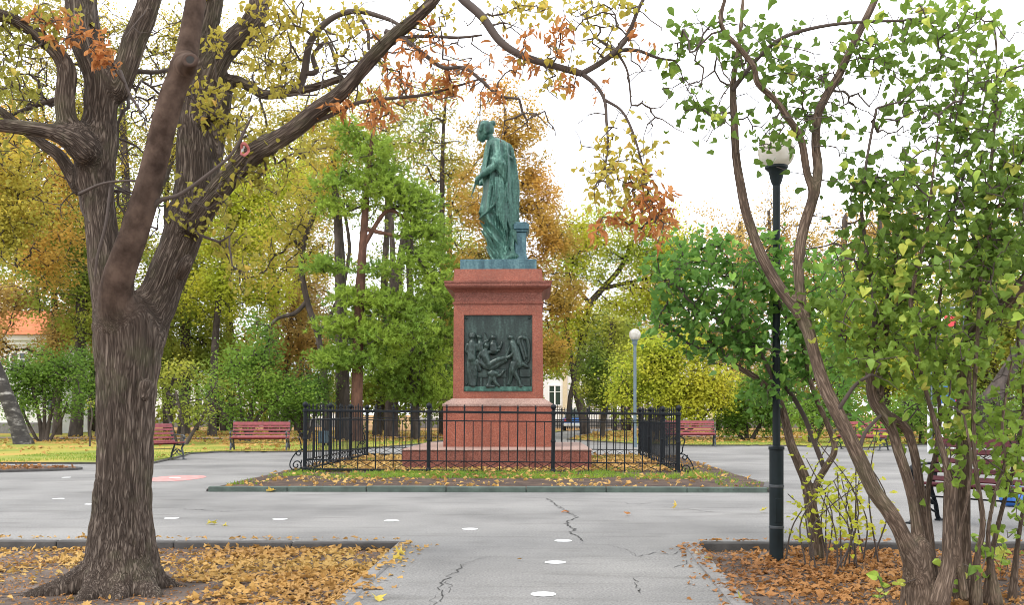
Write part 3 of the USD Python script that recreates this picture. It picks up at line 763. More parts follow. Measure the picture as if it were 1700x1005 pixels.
# the bed round the monument and the small island on the left
BXL, BX, BY0, BY1 = 4.38, 4.80, -8.45, 4.7
cor = [ML(-BXL, BY0)[:2], ML(BX - .3, BY0)[:2], ML(BX, BY0 + 1.2)[:2], ML(BX, BY1)[:2], ML(-BXL, BY1)[:2]]
mbed_poly = Polygon(cor)
def mbed_z(x, y):
    q = np.stack([x, y, 0 * x], -1)
    return .045 + .03 * (meshkit.fbm(q * .9, 3, 51) - .5) + .02 * (meshkit.fbm(q * 5, 3, 52) - .5)
mb = thing("soil_bed", kind="structure")
v, f = grid_sheet(-6.2, 6.2, 15.4, 30, .08, mbed_z)
c = v[f].mean(1); f = f[in_poly(mbed_poly.buffer(.03), c[:, :2])]
u, inv = np.unique(f, return_inverse=True)
part(mb, "earth", (v[u], inv.reshape(-1, 3)), M["soil_dark"], smooth=True)
for k_ in range(2):
    n = (16000, 15000)[k_]
    xy = np.column_stack([rng.uniform(-5.4, 5.4, n), rng.uniform(15.6, 29.2, n)])
    xy = xy[in_poly(mbed_poly.buffer(-.05), xy)]
    ly = (xy - MON[:2]) @ np.array([-sa, ca]); lx = (xy - MON[:2]) @ np.array([ca, sa])
    inside = (np.abs(lx) < 3.8) & (np.abs(ly) < 3.8)
    onstep = (np.abs(lx) < 2.1) & (ly > -2.8) & (ly < 2.7)
    q = meshkit.fbm(np.column_stack([xy * .8, np.zeros(len(xy))]), 3, 61)
    if k_ == 0:
        keep = (rng.random(len(xy)) < np.where(inside, .95, .07 + .2 * (q > .54))) & ~onstep
        xy = xy[keep]
        pos = np.column_stack([xy, mbed_z(xy[:, 0], xy[:, 1]) + .012 + rng.random(len(xy)) * .03])
        ax = rng.normal(size=pos.shape); ax[:, 2] *= .3
        part(mb, "leaf_litter", leaves("diamond", pos, ax, .10 * rng.uniform(.6, 1.3, len(pos)), rng, curl=.5, roll=.5), LM["litter"], kind="stuff")
    else:
        front = (ly < -3.5) & (ly > -5.9) & (lx > -4.1) & (lx < 4.3)
        keep = (front & (q > .40)) | (inside & (q > .55) & (rng.random(len(xy)) < .5)) | ((ly < -2) & (np.abs(lx) > 3.9) & (rng.random(len(xy)) < .12))
        xy = np.repeat(xy[keep & ~onstep], 5, 0); xy = xy + rng.normal(size=xy.shape) * .05
        part(mb, "grass_blade", blades(np.column_stack([xy, mbed_z(xy[:, 0], xy[:, 1])]), rng, .075, .010, .7), M["grass"], kind="stuff")
kerb([cor[0], cor[1]], .12, -.10, .088, M["kerb_green"], 1.2, seed=5)
kerb([cor[1], cor[2]], .12, -.10, .085, M["kerb_dark"], 1.0, seed=6)
kerb([cor[0], cor[4]], .10, -.10, .04, M["kerb_dark"], 1.2, seed=7)
kerb([cor[2], cor[3], cor[4]], .10, -.10, .04, M["kerb_dark"], 1.2, seed=8)

isl = np.array([(-25, 20.6), (-13, 20.7), (-10.6, 21.1), (-9.55, 22.0), (-10.4, 22.7), (-13, 23.0), (-25, 23.0)])
ip = Polygon(spline(isl, 6)).buffer(0)
sb = thing("soil_bed", kind="structure")
part(sb, "earth", poly_sheet(ip.buffer(-.05), .045), M["soil_dark"])
rim = np.array(ip.exterior.coords)
part(sb, "edging", trimesh.creation.extrude_polygon(ip.difference(ip.buffer(-.10)), .05, engine="earcut"), M["kerb_dark"])
xy = np.column_stack([rng.uniform(-20, -9.5, 1500), rng.uniform(20.6, 23, 1500)]); xy = xy[in_poly(ip.buffer(-.1), xy)]
ax = rng.normal(size=(len(xy), 3)); ax[:, 2] *= .3
part(sb, "leaf_litter", leaves("diamond", np.column_stack([xy, np.full(len(xy), .06)]), ax, .10 * rng.uniform(.6, 1.3, len(xy)), rng, curl=.5, roll=.5), LM["litter_right"], kind="stuff")

# leaves spread over the lawn
n = 26000
xy = np.column_stack([rng.uniform(-22, 26, n), 25 + 40 * rng.random(n)]); xy = xy[in_poly(lawn_zone.buffer(-.1), xy)]
q = meshkit.fbm(np.column_stack([xy * .35, np.zeros(len(xy))]), 3, 71) + np.clip((xy[:, 1] - 36) * .02, -.1, .3)
xy = xy[rng.random(len(xy)) < np.clip((q - .38) * 3, .03, 1)]
ax = rng.normal(size=(len(xy), 3)); ax[:, 2] *= .3
part(lawn, "leaf_litter", leaves("diamond", np.column_stack([xy, lawn_z(xy[:, 0], xy[:, 1]) + .03]), ax, .16 * rng.uniform(.6, 1.3, len(xy)), rng, curl=.4, roll=.4), LM["litter"], kind="stuff")

# leaves and crumbs blown over the kerbs on to the paving
r = np.random.default_rng(77)
for bed, line, sgn, mk in (("left", [(-1.0, 9.5), (-1.12, 6.4)], 1, "litter"), ("left", [(-6, 9.85), (-1.0, 9.68)], 0, "litter"), ("right", [(1.72, 9.5), (1.50, 6.4)], -1, "litter_right"), ("right", [(1.8, 9.62), (7, 9.5)], 0, "litter_right")):
    t_ = r.random(150)[:, None]
    p_ = np.array(line[0]) + (np.array(line[1]) - np.array(line[0])) * t_
    off = np.abs(r.normal(size=150)) * .13 - .06
    p_[:, 0] += sgn * off; p_[:, 1] += (off if sgn == 0 else 0)
    on_kerb = off < .07
    ax = r.normal(size=(150, 3)); ax[:, 2] *= .15
    part(beds[bed], "leaf_litter", leaves("ovate", np.column_stack([p_, np.where(on_kerb, .03, .008)]), ax, .055 * r.uniform(.3, 1.4, 150), r, curl=.5, roll=.3), LM[mk], kind="stuff")
# painted discs, the red mark, cracks
discs = [(902, 988, "white painted disc on the near path, closest to the camera"), (922, 935, "white painted disc on the path between the two soil beds"), (935, 899, "white painted disc where the path meets the plaza"),
         (780, 879.5, "white painted disc right of the left bed corner"), (650, 865.5, "white painted disc just behind the left bed kerb"), (465, 863, "white painted disc left of the kerb corner on grey asphalt"),
         (285, 861.5, "white painted disc just right of the big trunk"), (152, 838, "white painted disc just left of the big trunk"), (97, 829, "white painted disc further left of the big trunk"), (110, 793.5, "faint white painted disc near the left island bed")]
for px, py, lab in discs:
    c = G(px, py)
    pr = [(0.0, 0.004), (.086, .004)]
    a_ = np.arange(28) * 2 * PI / 28
    r_ = .088 * (1 + .03 * rng.normal(size=28))
    pol = Polygon(np.column_stack([c[0] + r_ * np.cos(a_), c[1] + r_ * np.sin(a_)]))
    solo("painted_disc", poly_sheet(pol, .004), M["white_paint"], lab, "road marking", "white discs painted along the path")
c = G(292, 795)
a_ = np.arange(40) * 2 * PI / 40
pol = Polygon(np.column_stack([c[0] + .48 * np.cos(a_) * (1 + .05 * np.sin(3 * a_)), c[1] + .95 * np.sin(a_) * (1 + .06 * np.cos(2 * a_))]))
rm = thing("painted_ellipse", "faded red ellipse painted on the plaza right of the big trunk", "road marking", (c[0], c[1], 0))
part(rm, "red_field", poly_sheet(pol, .004), M["red_paint"])
part(rm, "white_centre", poly_sheet(Polygon(np.column_stack([c[0] - .05 + .10 * np.cos(a_), c[1] + .1 + .16 * np.sin(a_)])), .008), M["white_paint"])
def crack(pts, w, seed):
    r = np.random.default_rng(seed)
    g_ = np.array([G(*p)[:2] for p in pts])
    c_ = []
    for a, b in zip(g_[:-1], g_[1:]):
        k = max(2, int(np.linalg.norm(b - a) / .06))
        t = np.linspace(0, 1, k, endpoint=False)[:, None]
        c_.append(a + (b - a) * t + r.normal(size=(k, 2)) * np.array([.018, .03]))
    c_ = np.vstack(c_ + [g_[-1:]])
    t_ = np.gradient(c_, axis=0); t_ /= np.linalg.norm(t_, axis=1, keepdims=True) + 1e-9
    ww = w * r.uniform(.25, 1.2, len(c_)); ww[0] = ww[-1] = .001
    nr = np.column_stack([-t_[:, 1], t_[:, 0]]) * ww[:, None]
    v = np.column_stack([np.vstack([c_ + nr, c_ - nr]), np.full(2 * len(c_), .004)])
    k = len(c_); i = np.arange(k - 1)
    return v, np.vstack([np.column_stack([i, i + k, i + k + 1]), np.column_stack([i, i + k + 1, i + 1])])
cr = thing("pavement_cracks", kind="structure")
for i, (pts, w) in enumerate([([(772, 937), (752, 955), (738, 965), (727, 977), (731, 983), (736, 992), (733, 1001)], .013), ([(738, 967), (746, 975), (744, 986)], .007), ([(716, 990), (722, 1002), (712, 1010)], .007),
                              ([(908, 828), (918, 836), (941, 850), (958, 859), (945, 866), (941, 872), (952, 880), (950, 886), (968, 900)], .022), ([(1062, 960), (1057, 970), (1058, 978), (1064, 987)], .010),
                              ([(1060, 925), (1040, 912), (1000, 905), (960, 903)], .006), ([(1140, 915), (1110, 922), (1085, 918), (1060, 925)], .010), ([(1185, 925), (1150, 930), (1120, 944)], .008),
                              ([(1100, 842), (1140, 846), (1190, 852)], .016), ([(1000, 833), (1060, 838), (1085, 836)], .014), ([(300, 846), (370, 850), (450, 848)], .02), ([(772, 937), (800, 928), (826, 925)], .005)]):
    part(cr, "crack", crack(pts, w * .5, 80 + i), M["crack"])

# crumbs, twiglets and leaf scraps on the bare earth
r = np.random.default_rng(91)
for side, zf, x0_, x1_, pol in (("left", lz, -6.0, -1.0, left_bed), ("right", rz_, 1.5, 7.0, right_bed)):
    xy = np.column_stack([r.uniform(x0_, x1_, 9000), 6.0 + 3.7 * r.random(9000)]); xy = xy[in_poly(pol.buffer(-.03), xy)]
    ax = r.normal(size=(len(xy), 3)); ax[:, 2] *= .25
    part(beds[side], "leaf_scraps", leaves("diamond", np.column_stack([xy, zf(xy[:, 0], xy[:, 1]) + .006]), ax, r.uniform(.010, .034, len(xy)), r, curl=.5, roll=.5), LM["litter_right"], kind="stuff")
    n_ = 60
    c_ = np.column_stack([r.uniform(x0_, x1_, n_), 6.2 + 3.2 * r.random(n_)]); c_ = c_[in_poly(pol.buffer(-.1), c_)]
    d_ = r.normal(size=(len(c_), 2)); d_ /= np.linalg.norm(d_, axis=1, keepdims=True); l_ = r.uniform(.05, .22, len(c_))[:, None]
    p0_, p1_ = c_ - d_ * l_, c_ + d_ * l_
    part(beds[side], "fallen_twigs", segs_mesh(np.column_stack([p0_, zf(p0_[:, 0], p0_[:, 1]) + .015]), np.column_stack([p1_, zf(p1_[:, 0], p1_[:, 1]) + .018]), np.full(len(c_), .004), np.full(len(c_), .0025), 5), M["twig"], kind="stuff")
# single leaves lying on the asphalt
for i, (px, py, s, kk, mk, lab) in enumerate([
    (357, 871, .13, "maple", "near_yellow", "yellow leaf lying alone on asphalt right of the big trunk"), (372, 873, .10, "maple", "near_yellow", "second yellow leaf beside the lone leaf right of the trunk"),
    (1123, 846, .13, "maple", "near_yellow", "upright yellow leaf on the plaza in front of the monument's right end"), (1047, 857, .10, "ovate", "near_orange", "brown leaf on the plaza left of the upright yellow one"),
    (945, 852, .11, "ovate", "near_orange", "brown leaf lying on the long crack near the monument"), (655, 921, .12, "maple", "near_yellow", "yellow green leaf on the left path kerb"),
    (668, 931, .11, "maple", "near_yellow", "yellow green leaf just below the kerb leaf on asphalt"), (630, 1000, .10, "maple", "near_yellow", "yellow leaf at the bottom edge beside the left kerb"),
    (442, 818, .16, "maple", "near_yellow", "yellow leaf at the foot of the monument kerb, left part"), (911, 817, .14, "ovate", "near_yellow", "pale leaf at the foot of the monument kerb, middle"),
    (1262, 852, .12, "maple", "near_yellow", "yellow leaf just left of the near lamp post"), (1155, 925, .10, "ovate", "litter", "pale leaf beside the right path kerb corner"),
    (1168, 931, .09, "ovate", "litter", "pale leaf touching the right path kerb"), (1232, 1000, .10, "maple", "near_yellow", "yellow leaf on asphalt at the bottom of the right kerb"), (866, 932, .05, "ovate", "litter", "tiny pale leaf left of the second nearest disc")]):
    r = np.random.default_rng(300 + i)
    c = G(px, py)
    solo("fallen_leaf", leaves(kk, np.array([[c[0], c[1], .012]]), np.array([[r.normal(), r.normal() * .6, .15 if i != 2 else .6]]), [s], r, curl=.6, roll=.4), LM[mk + "_single"], lab, "leaf")
# ------------------------------------------------------------------ the monument
def mbox(x0, x1, y0, y1, z0, z1, ch=.012):
    return box(x0, x1, y0, y1, z0, z1, ch)
ped = thing("monument_pedestal", "tall red granite pedestal with moulded cornice inside the black iron fence", "pedestal", MON, MON_RZ)
def pp(name, m, mt, **k):
    return part(ped, name, m, mt, local=True, **k)
def frustum(w0, w1, z0, z1, d0=None, d1=None):
    d0, d1 = d0 or w0, d1 or w1
    v = np.array([(-w0, -d0, z0), (w0, -d0, z0), (w0, d0, z0), (-w0, d0, z0), (-w1, -d1, z1), (w1, -d1, z1), (w1, d1, z1), (-w1, d1, z1)], float)
    return trimesh.convex.convex_hull(v)
OX = -.03
def shift(m):
    m = trimesh.Trimesh(*as_arrays(m), process=False); m.apply_translation((OX, 0, 0)); return m
# the step: long slabs with joints
for i, (a, b) in enumerate([(-2.05, -.66), (-.66, .72), (.72, 2.05)]):
    pp("step_block", mbox(a + .002, b - .002, -2.75, -1.3, -.1, .44, .015), M["granite_dull"])
    pp("step_block", mbox(a + .002, b - .002, 1.3, 2.65, -.1, .44, .015), M["granite_dull"])
pp("step_block", mbox(-2.05, -1.28, -1.296, 1.296, -.1, .44, .015), M["granite_dull"])
pp("step_block", mbox(1.28, 2.05, -1.296, 1.296, -.1, .44, .015), M["granite_dull"])
pp("step_slab", mbox(-2.07, 2.07, -2.77, 2.67, .44, .475, .012), M["granite_top"])
pp("plinth", shift(mbox(-1.265, 1.265, -1.265, 1.265, .40, 1.42, .015)), M["granite"])
# base moulding: fillet, scotia, torus
prof = [(1.285, 1.42), (1.285, 1.47), (1.24, 1.49), (1.19, 1.53), (1.13, 1.56), (1.10, 1.585), (1.085, 1.60)]
def square_lathe(pr):
    vs, fs = [], []
    for r, z in pr:
        vs += [(-r, -r, z), (r, -r, z), (r, r, z), (-r, r, z)]
    n = len(pr)
    for i in range(n - 1):
        for j in range(4):
            a, b = i * 4 + j, i * 4 + (j + 1) % 4
            fs += [(a, b, b + 4), (a, b + 4, a + 4)]
    fs += [(0, 2, 1), (0, 3, 2), (4 * n - 4, 4 * n - 3, 4 * n - 2), (4 * n - 4, 4 * n - 2, 4 * n - 1)]
    return np.array(vs, float) + [OX, 0, 0], np.array(fs)
pp("base_moulding", square_lathe(prof), M["granite_top"])
# die: a frame round the sunk panel on the front, solid behind
Wd0, Wd1, zd0, zd1 = 1.055, 1.035, 1.60, 3.80
pw, pz0, pz1 = .80, 1.765, 3.555
def die_w(z):
    return Wd0 + (Wd1 - Wd0) * (z - zd0) / (zd1 - zd0)
def slab_between(z0, z1, x0, x1, y0, y1):
    v = []
    for z in (z0, z1):
        w = die_w(z)
        for x in (x0, x1):
            xx = x if abs(x) < .9 else math.copysign(w, x)
            for y in (y0, y1):
                yy = -w if y is None else (w if y == "b" else y)
                v.append((xx + OX, yy, z))
    return trimesh.convex.convex_hull(np.array(v, float))
yb = -.92
pp("die", slab_between(zd0, zd1, -2, 2, yb, "b"), M["granite"])
pp("die_frame", slab_between(zd0, pz0, -2, 2, None, yb), M["granite"])
pp("die_frame", slab_between(pz1, zd1, -2, 2, None, yb), M["granite"])
pp("die_frame", slab_between(pz0, pz1, -2, -pw, None, yb), M["granite"])
pp("die_frame", slab_between(pz0, pz1, pw, 2, None, yb), M["granite"])
pp("fillet", square_lathe([(1.035, 3.80), (1.06, 3.81), (1.065, 3.84), (1.04, 3.86), (1.02, 3.865)]), M["granite_dull"])
pp("frieze", square_lathe([(1.02, 3.865), (1.02, 4.08)]), M["granite_dull"])
pp("cornice", square_lathe([(1.02, 4.08), (1.045, 4.095), (1.06, 4.12), (1.10, 4.14), (1.16, 4.16), (1.215, 4.19), (1.215, 4.205), (1.235, 4.21), (1.235, 4.285), (1.25, 4.29), (1.25, 4.33), (1.0, 4.36)]), M["granite_dull"])
pp("attic_block", square_lathe([(1.045, 4.33), (1.02, 4.63)]), M["granite"])

# bronze relief in the sunk panel
panel = pp("relief_panel", shift(mbox(-pw + .002, pw - .002, yb - .03, yb - .001, pz0 + .002, pz1 - .002, .003)), M["bronze_dark"])
sc = 2 * pw / (850 - 100)
def RX(x): return (x - 475) * sc + OX
def RZ(y): return pz1 - (y - 100) * sc * (pz1 - pz0) / (2 * pw) * (750 / 840)
yf = yb - .03
def relief(name, limbs, k=.018, mt="bronze_dark", out=.062):
    F = Field((-pw + OX, yf - .26, pz0), (pw + OX, yf + .02, pz1), .011)
    for L in limbs:
        rows = [(RX(p[0]), yf - (p[3] if len(p) > 3 else out) - .012, RZ(p[1]), p[2] * sc * (1.2 if 26 < p[2] < 34 and p[1] < 460 else 1.04)) for p in L]
        F.limb(np.array(spline(rows, 4) if len(rows) > 2 else rows), k)
    F.F[:, -2:, :] = np.maximum(F.F[:, -2:, :], .01)
    v, f = F.mesh()
    v[:, 1] += .012 * (meshkit.fbm(v * np.array([34, 20, 14]), 3, len(limbs)) - .5)
    part(panel, name, (v - [0, 0, 0], f), M[mt], smooth=True, local=True)
relief("relief_figure", [[(190, 345, 30), (192, 375, 22)], [(178, 318, 26), (206, 314, 26)], [(190, 410, 44), (190, 470, 46), (186, 540, 48), (188, 580, 52)], [(140, 430, 24), (128, 490, 21), (165, 520, 19), (230, 490, 17), (265, 470, 17)], [(240, 430, 24), (262, 480, 20)],
    [(170, 590, 36), (165, 700, 32), (180, 860, 26)], [(212, 600, 36), (222, 700, 34), (214, 860, 28)], [(190, 600, 40), (195, 800, 34), (200, 870, 38)], [(180, 880, 18, .07), (215, 888, 16, .08)]])
relief("relief_figure", [[(265, 345, 30), (262, 370, 24)], [(280, 420, 44), (290, 480, 44)], [(300, 410, 22), (350, 385, 18), (370, 370, 14)]], out=.025)
relief("relief_figure", [[(420, 352, 32), (422, 385, 22)], [(420, 430, 50), (425, 490, 52)], [(460, 450, 22), (490, 462, 20), (515, 405, 15)], [(375, 430, 24), (340, 410, 18), (300, 430, 16)]], out=.03)
relief("relief_staff", [[(330, 290, 9, .05), (352, 315, 9, .05), (372, 370, 9, .05)]], k=.006)
relief("relief_figure", [[(348, 440, 30, .09), (345, 470, 22, .09)], [(325, 510, 42, .09), (335, 560, 46, .09), (365, 640, 44, .08)], [(290, 520, 24, .1), (262, 570, 20, .1), (300, 620, 18, .1)], [(370, 510, 22, .09), (430, 505, 18, .09), (485, 490, 15, .08)],
    [(385, 650, 40, .1), (460, 600, 34, .11), (545, 575, 28, .1)], [(400, 690, 32, .1), (480, 640, 26, .1), (560, 600, 22, .1)], [(240, 610, 24, .09), (300, 640, 24, .1), (355, 680, 28, .1)], [(250, 640, 30, .08), (270, 700, 28, .07)]])
relief("relief_figure", [[(415, 728, 30, .11), (380, 745, 26, .11)], [(400, 750, 36, .1), (450, 745, 34, .1)], [(430, 780, 24, .11), (440, 830, 20, .12), (485, 880, 17, .12)], [(395, 790, 26, .1), (380, 850, 24, .1), (360, 884, 22, .11)], [(460, 770, 18, .11), (500, 760, 16, .1), (540, 712, 14, .09)], [(365, 886, 18, .11), (430, 884, 15, .12)]])
relief("relief_figure", [[(612, 352, 31, .09), (618, 380, 22, .09)], [(635, 415, 40, .09), (650, 470, 44, .09), (672, 540, 46, .09), (680, 600, 52, .08), (695, 640, 48, .07)], [(655, 440, 24, .11), (650, 510, 21, .13), (600, 560, 19, .12), (530, 585, 17, .11)], [(610, 440, 22, .08), (590, 500, 19, .08), (560, 560, 16, .08)],
    [(640, 640, 40, .08), (618, 720, 32, .07), (612, 800, 24, .06), (590, 860, 18, .06)], [(670, 640, 42, .1), (650, 720, 30, .11), (690, 800, 22, .1), (722, 880, 18, .1)], [(712, 888, 15, .1), (745, 880, 12, .1)], [(700, 600, 30, .06), (760, 650, 22, .05), (800, 670, 16, .04)]])
relief("relief_wing", [[(690, 410, 26), (705, 360, 24), (745, 345, 26), (785, 360, 24), (805, 420, 22), (812, 520, 20), (808, 600, 16), (780, 640, 12)], [(730, 370, 18), (755, 460, 20), (780, 560, 18)], [(700, 380, 16), (725, 470, 18), (760, 590, 16)]], k=.010, out=.01)
part(panel, "relief_couch", trimesh.util.concatenate([shift(mbox(RX(250) - OX, RX(570) - OX, yf - .06, yf + .01, RZ(785), RZ(690), .01)), shift(mbox(RX(270) - OX, RX(300) - OX, yf - .05, yf + .01, RZ(890), RZ(785), .008)), shift(mbox(RX(530) - OX, RX(560) - OX, yf - .05, yf + .01, RZ(890), RZ(785), .008))]), M["bronze_dark"], local=True)
part(panel, "relief_block", trimesh.util.concatenate([shift(mbox(RX(705) - OX, RX(835) - OX, yf - .05, yf + .01, RZ(782), RZ(690), .012)), shift(mbox(RX(715) - OX, RX(830) - OX, yf - .035, yf + .01, RZ(885), RZ(790), .012))]), M["bronze_dark"], local=True)
part(panel, "relief_ground", shift(mbox(-pw + .01, pw - .01, yf - .13, yf + .01, pz0 + .003, RZ(888), .01)), M["patina"], local=True)
for x in (-.74, .73):
    for z in (pz1 - .07, pz0 + .17):
        b = trimesh.creation.icosphere(1, .032); b.apply_translation((x + OX, yf - .004, z))
        part(panel, "bolt", b, M["bronze_dark"], smooth=True, local=True)

# ------------------------------------------------------------------ the statue: figure, base, pillar
SC = .003982
ST = MON + np.array([0, 0, 0])
st = thing("statue", "green bronze draped woman in profile looking down, standing on the pedestal", "statue", ML(-.0, 0, 4.63), MON_RZ)
part(st, "bronze_base", mbox(-.90 + OX, .90 + OX, -.90, .90, .002, .25, .012), M["bronze_blue"], local=True)
Z0 = .25
def SX(x): return (x - 339) * SC + OX
def SZ(y): return Z0 + (940 - y) * SC
tab = np.array([(945, 274, 460, .42), (925, 274, 459, .42), (900, 272, 456, .42), (850, 262, 452, .43), (800, 247, 446, .44), (750, 230, 441, .44), (700, 215, 439, .45), (650, 208, 438, .46), (600, 207, 437, .47), (550, 212, 437, .47), (500, 221, 437, .46),
                (450, 226, 436, .44), (400, 226, 432, .43), (350, 227, 426, .43), (300, 233, 418, .43), (260, 241, 406, .42), (230, 252, 402, .39), (205, 260, 385, .32), (192, 270, 362, .23), (182, 284, 335, .13)])
zz = SZ(tab[:, 0])
F = Field((-.92 + OX, -.66, Z0 - .02), (.62 + OX, .66, Z0 + 3.62), .0155)
gx, gy, gz = np.meshgrid(*[(F.lo[k] + F.h * np.arange(F.n[k])) for k in range(3)], indexing="ij")
o = np.argsort(zz)
xf = np.interp(gz, zz[o], SX(tab[o, 1])); xb = np.interp(gz, zz[o], SX(tab[o, 2])); hd = np.interp(gz, zz[o], tab[o, 3])
cx, rx = (xf + xb) / 2, (xb - xf) / 2
ux, uy = (gx - cx) / rx, gy / hd
rr = (np.abs(ux) ** 2.3 + np.abs(uy) ** 2.3) ** (1 / 2.3)
D0 = (rr - 1) * np.minimum(rx, hd)
zx = 339 + (gx - OX) / SC; zy = 940 - (gz - Z0) / SC       # drawing coordinates of each point
# mantle: thicker cloth whose hems are the edges seen in the photograph
hem = np.interp(zx, [180, 207, 250, 300, 325, 345, 362, 372, 460], [690, 672, 648, 606, 580, 545, 620, 990, 990])
over = np.clip((hem - zy) / 7, 0, 1)                          # overskirt above its slanting hem
bx = np.interp(zy, [180, 300, 380, 455, 560, 600, 700, 760, 840, 860], [300, 300, 345, 372, 366, 375, 398, 412, 446, 470])
back = np.clip((zx - bx) / 7, 0, 1)
D0 = D0 - .030 * over - .055 * np.maximum(back - .0, 0) * (zy < 850) + .048
# folds
nz = lambda a, b, c, s: meshkit.noise(np.stack([a, b, c], -1), s)
th = np.arctan2(uy, ux)
low = np.clip((zy - hem) / 25, 0, 1) * (1 - back)
# lower skirt: folds run from the front knee down and back
dx, dz = 215, 215
w1 = ((zx - 210) * 215 - (zy - 690) * 150) / 262 * (1 + .001 * (zy - 690))
fl = nz(w1 / 30, zy / 220, gy * 1.6, 3)
D0 += low * .125 * (np.abs(2 * fl - 1) ** .8 - .42) * 1.35
# upper gown: near-vertical folds with a slight swing
w2 = zx + (zy - 450) * .16 + 18 * nz(zy / 90, gy * 3, zx * 0, 8)
fu = nz(w2 / 30, zy / 260, gy * 1.8, 4)
D0 += (1 - low) * (1 - back) * .115 * (np.abs(2 * fu - 1) ** .8 - .42) * 1.35
# hanging pleats below the hand
pl = np.clip(1 - np.abs(zx - 345) / 55, 0, 1) * np.clip((zy - 440) / 40, 0, 1) * np.clip((760 - zy) / 60, 0, 1) * (gy < 0)
D0 += pl * .075 * (np.cos((zx + (zy - 600) * -.12) / 15 * 2 * PI) * .5 + .2)
# mantle down the back
w3 = th * 4.6 + zy / 300
fb = nz(w3, zy / 330, 0 * zx, 6)
D0 += back * .12 * (np.abs(2 * fb - 1) ** .8 - .40) * 1.35
D0 += .018 * (meshkit.fbm(np.stack([gx * 5, gy * 5, gz * 3.4], -1), 3, 12) - .5)
D0 = np.maximum(np.maximum(D0, Z0 - gz), gz - SZ(184))
F.F = np.minimum(F.F, D0 * .8).astype(np.float32)
def S3(x, y, vy): return (SX(x), vy, SZ(y))
def sl(rows, k=.04):
    rows = [(*S3(p[0], p[1], p[2]), p[3]) for p in rows]
    F.limb(np.array(spline(rows, 5) if len(rows) > 2 else rows), k)
def surf(x, y, out=0.0):
    """depth of the robe's near surface at drawing point (x, y)"""
    z = SZ(y)
    a, b, h_ = (np.interp(z, zz[o], c) for c in (SX(tab[o, 1]), SX(tab[o, 2]), tab[o, 3]))
    u = np.clip(abs((SX(x) - (a + b) / 2) / ((b - a) / 2)), 0, .999)
    return -(h_ - .015) * (1 - u ** 2.3) ** (1 / 2.3) - out
# shoulders, neck, head
sl([(300, 212, -.26, .125), (318, 196, -.08, .13), (318, 196, .08, .13), (300, 212, .26, .125)], .08)
sl([(318, 205, 0, .12), (290, 172, 0, .092), (272, 150, 0, .095)], .05)
PH = math.radians(10)
def hrot(x, y):
    return 285 + math.cos(PH) * (x - 285) + math.sin(PH) * (y - 165), 165 - math.sin(PH) * (x - 285) + math.cos(PH) * (y - 165)
def H3(x, y, vy): return S3(*hrot(x, y), vy)
def sh(rows, k=.04): sl([(*hrot(p[0], p[1]), p[2], p[3]) for p in rows], k)
ang = math.radians(35)
R = np.array([[math.cos(ang), 0, math.sin(ang)], [0, 1, 0], [-math.sin(ang), 0, math.cos(ang)]])
F.ell(H3(254, 112, 0), (.185, .155, .225), .02, R)
F.ell(H3(236, 142, 0), (.105, .105, .125), .05, R)           # jaw and cheeks
sh([(220, 160, 0, .042), (234, 168, 0, .05)], .04)            # chin
sh([(216, 124, 0, .020), (208, 142, 0, .026)], .022)          # nose
sh([(212, 151, -.03, .016), (212, 151, .03, .016)], .018)     # lips
sh([(219, 120, -.07, .022), (214, 119, 0, .016), (219, 120, .07, .022)], .02)   # brow
for s in (-1, 1):
    F.ell(H3(224, 128, s * .062), (.02, .028, .016), .008)
    F.ell(H3(262, 132, s * .15), (.035, .022, .05), .02)
# hair: wavy cap, band of curls and bun
F.ell(H3(266, 98, 0), (.215, .195, .185), .02, R)
for i in range(16):
    a = i / 15 * PI
    sh([(222 + 22 * math.sin(a) * 0 + 8 * abs(math.cos(a)), 104 + 10 * abs(math.cos(a)), .165 * math.cos(a), .034), (246, 84 - 6 * math.sin(a), .17 * math.cos(a), .036), (282, 92, .14 * math.cos(a), .034)], .012)
sh([(272, 128, -.14, .04), (290, 108, -.11, .045), (300, 92, -.03, .05)], .02)
sh([(272, 128, .14, .04), (290, 108, .11, .045), (300, 92, .03, .05)], .02)
F.ell(H3(310, 76, 0), (.085, .085, .075), .02)
F.ell(H3(318, 66, .02), (.05, .05, .04), .02)
# mantle collar
sl([(283, 176, -.13, .035), (306, 183, -.17, .045), (345, 196, -.18, .05), (372, 216, -.2, .05)], .03)
sl([(283, 176, .13, .035), (306, 183, .17, .045), (345, 196, .18, .05)], .03)
sl([(268, 196, -.19, .030), (256, 250, -.24, .03), (246, 320, -.24, .028), (240, 370, -.2, .02)], .03)
# near arm, bent, hand low in front
sl([(322, 222, -.34, .125), (334, 290, -.43, .125), (332, 345, -.45, .105)], .06)
sl([(330, 348, -.46, .10), (285, 382, -.47, .088), (240, 412, -.42, .066), (226, 422, -.40, .058)], .03)
F.ell(S3(212, 432, -.38), (.075, .045, .060), .03)
for i, (dx_, dy_) in enumerate([(-16, 26), (-12, 30), (-7, 30), (-2, 26)]):
    sl([(206 + i * 4, 436, -.40 + i * .022, .022), (201 + dx_ * .3 + i * 5, 447, -.41 + i * .022, .019), (200 + dx_ * .4 + i * 5, 438 + dy_, -.39 + i * .02, .014)], .008)
sl([(216, 420, -.34, .022), (200, 432, -.32, .02), (194, 446, -.34, .015)], .01)
# far arm across the front
sl([(300, 230, .33, .115), (275, 300, .38, .105), (250, 370, .34, .085), (228, 420, .2, .06), (216, 440, .08, .05)], .05)
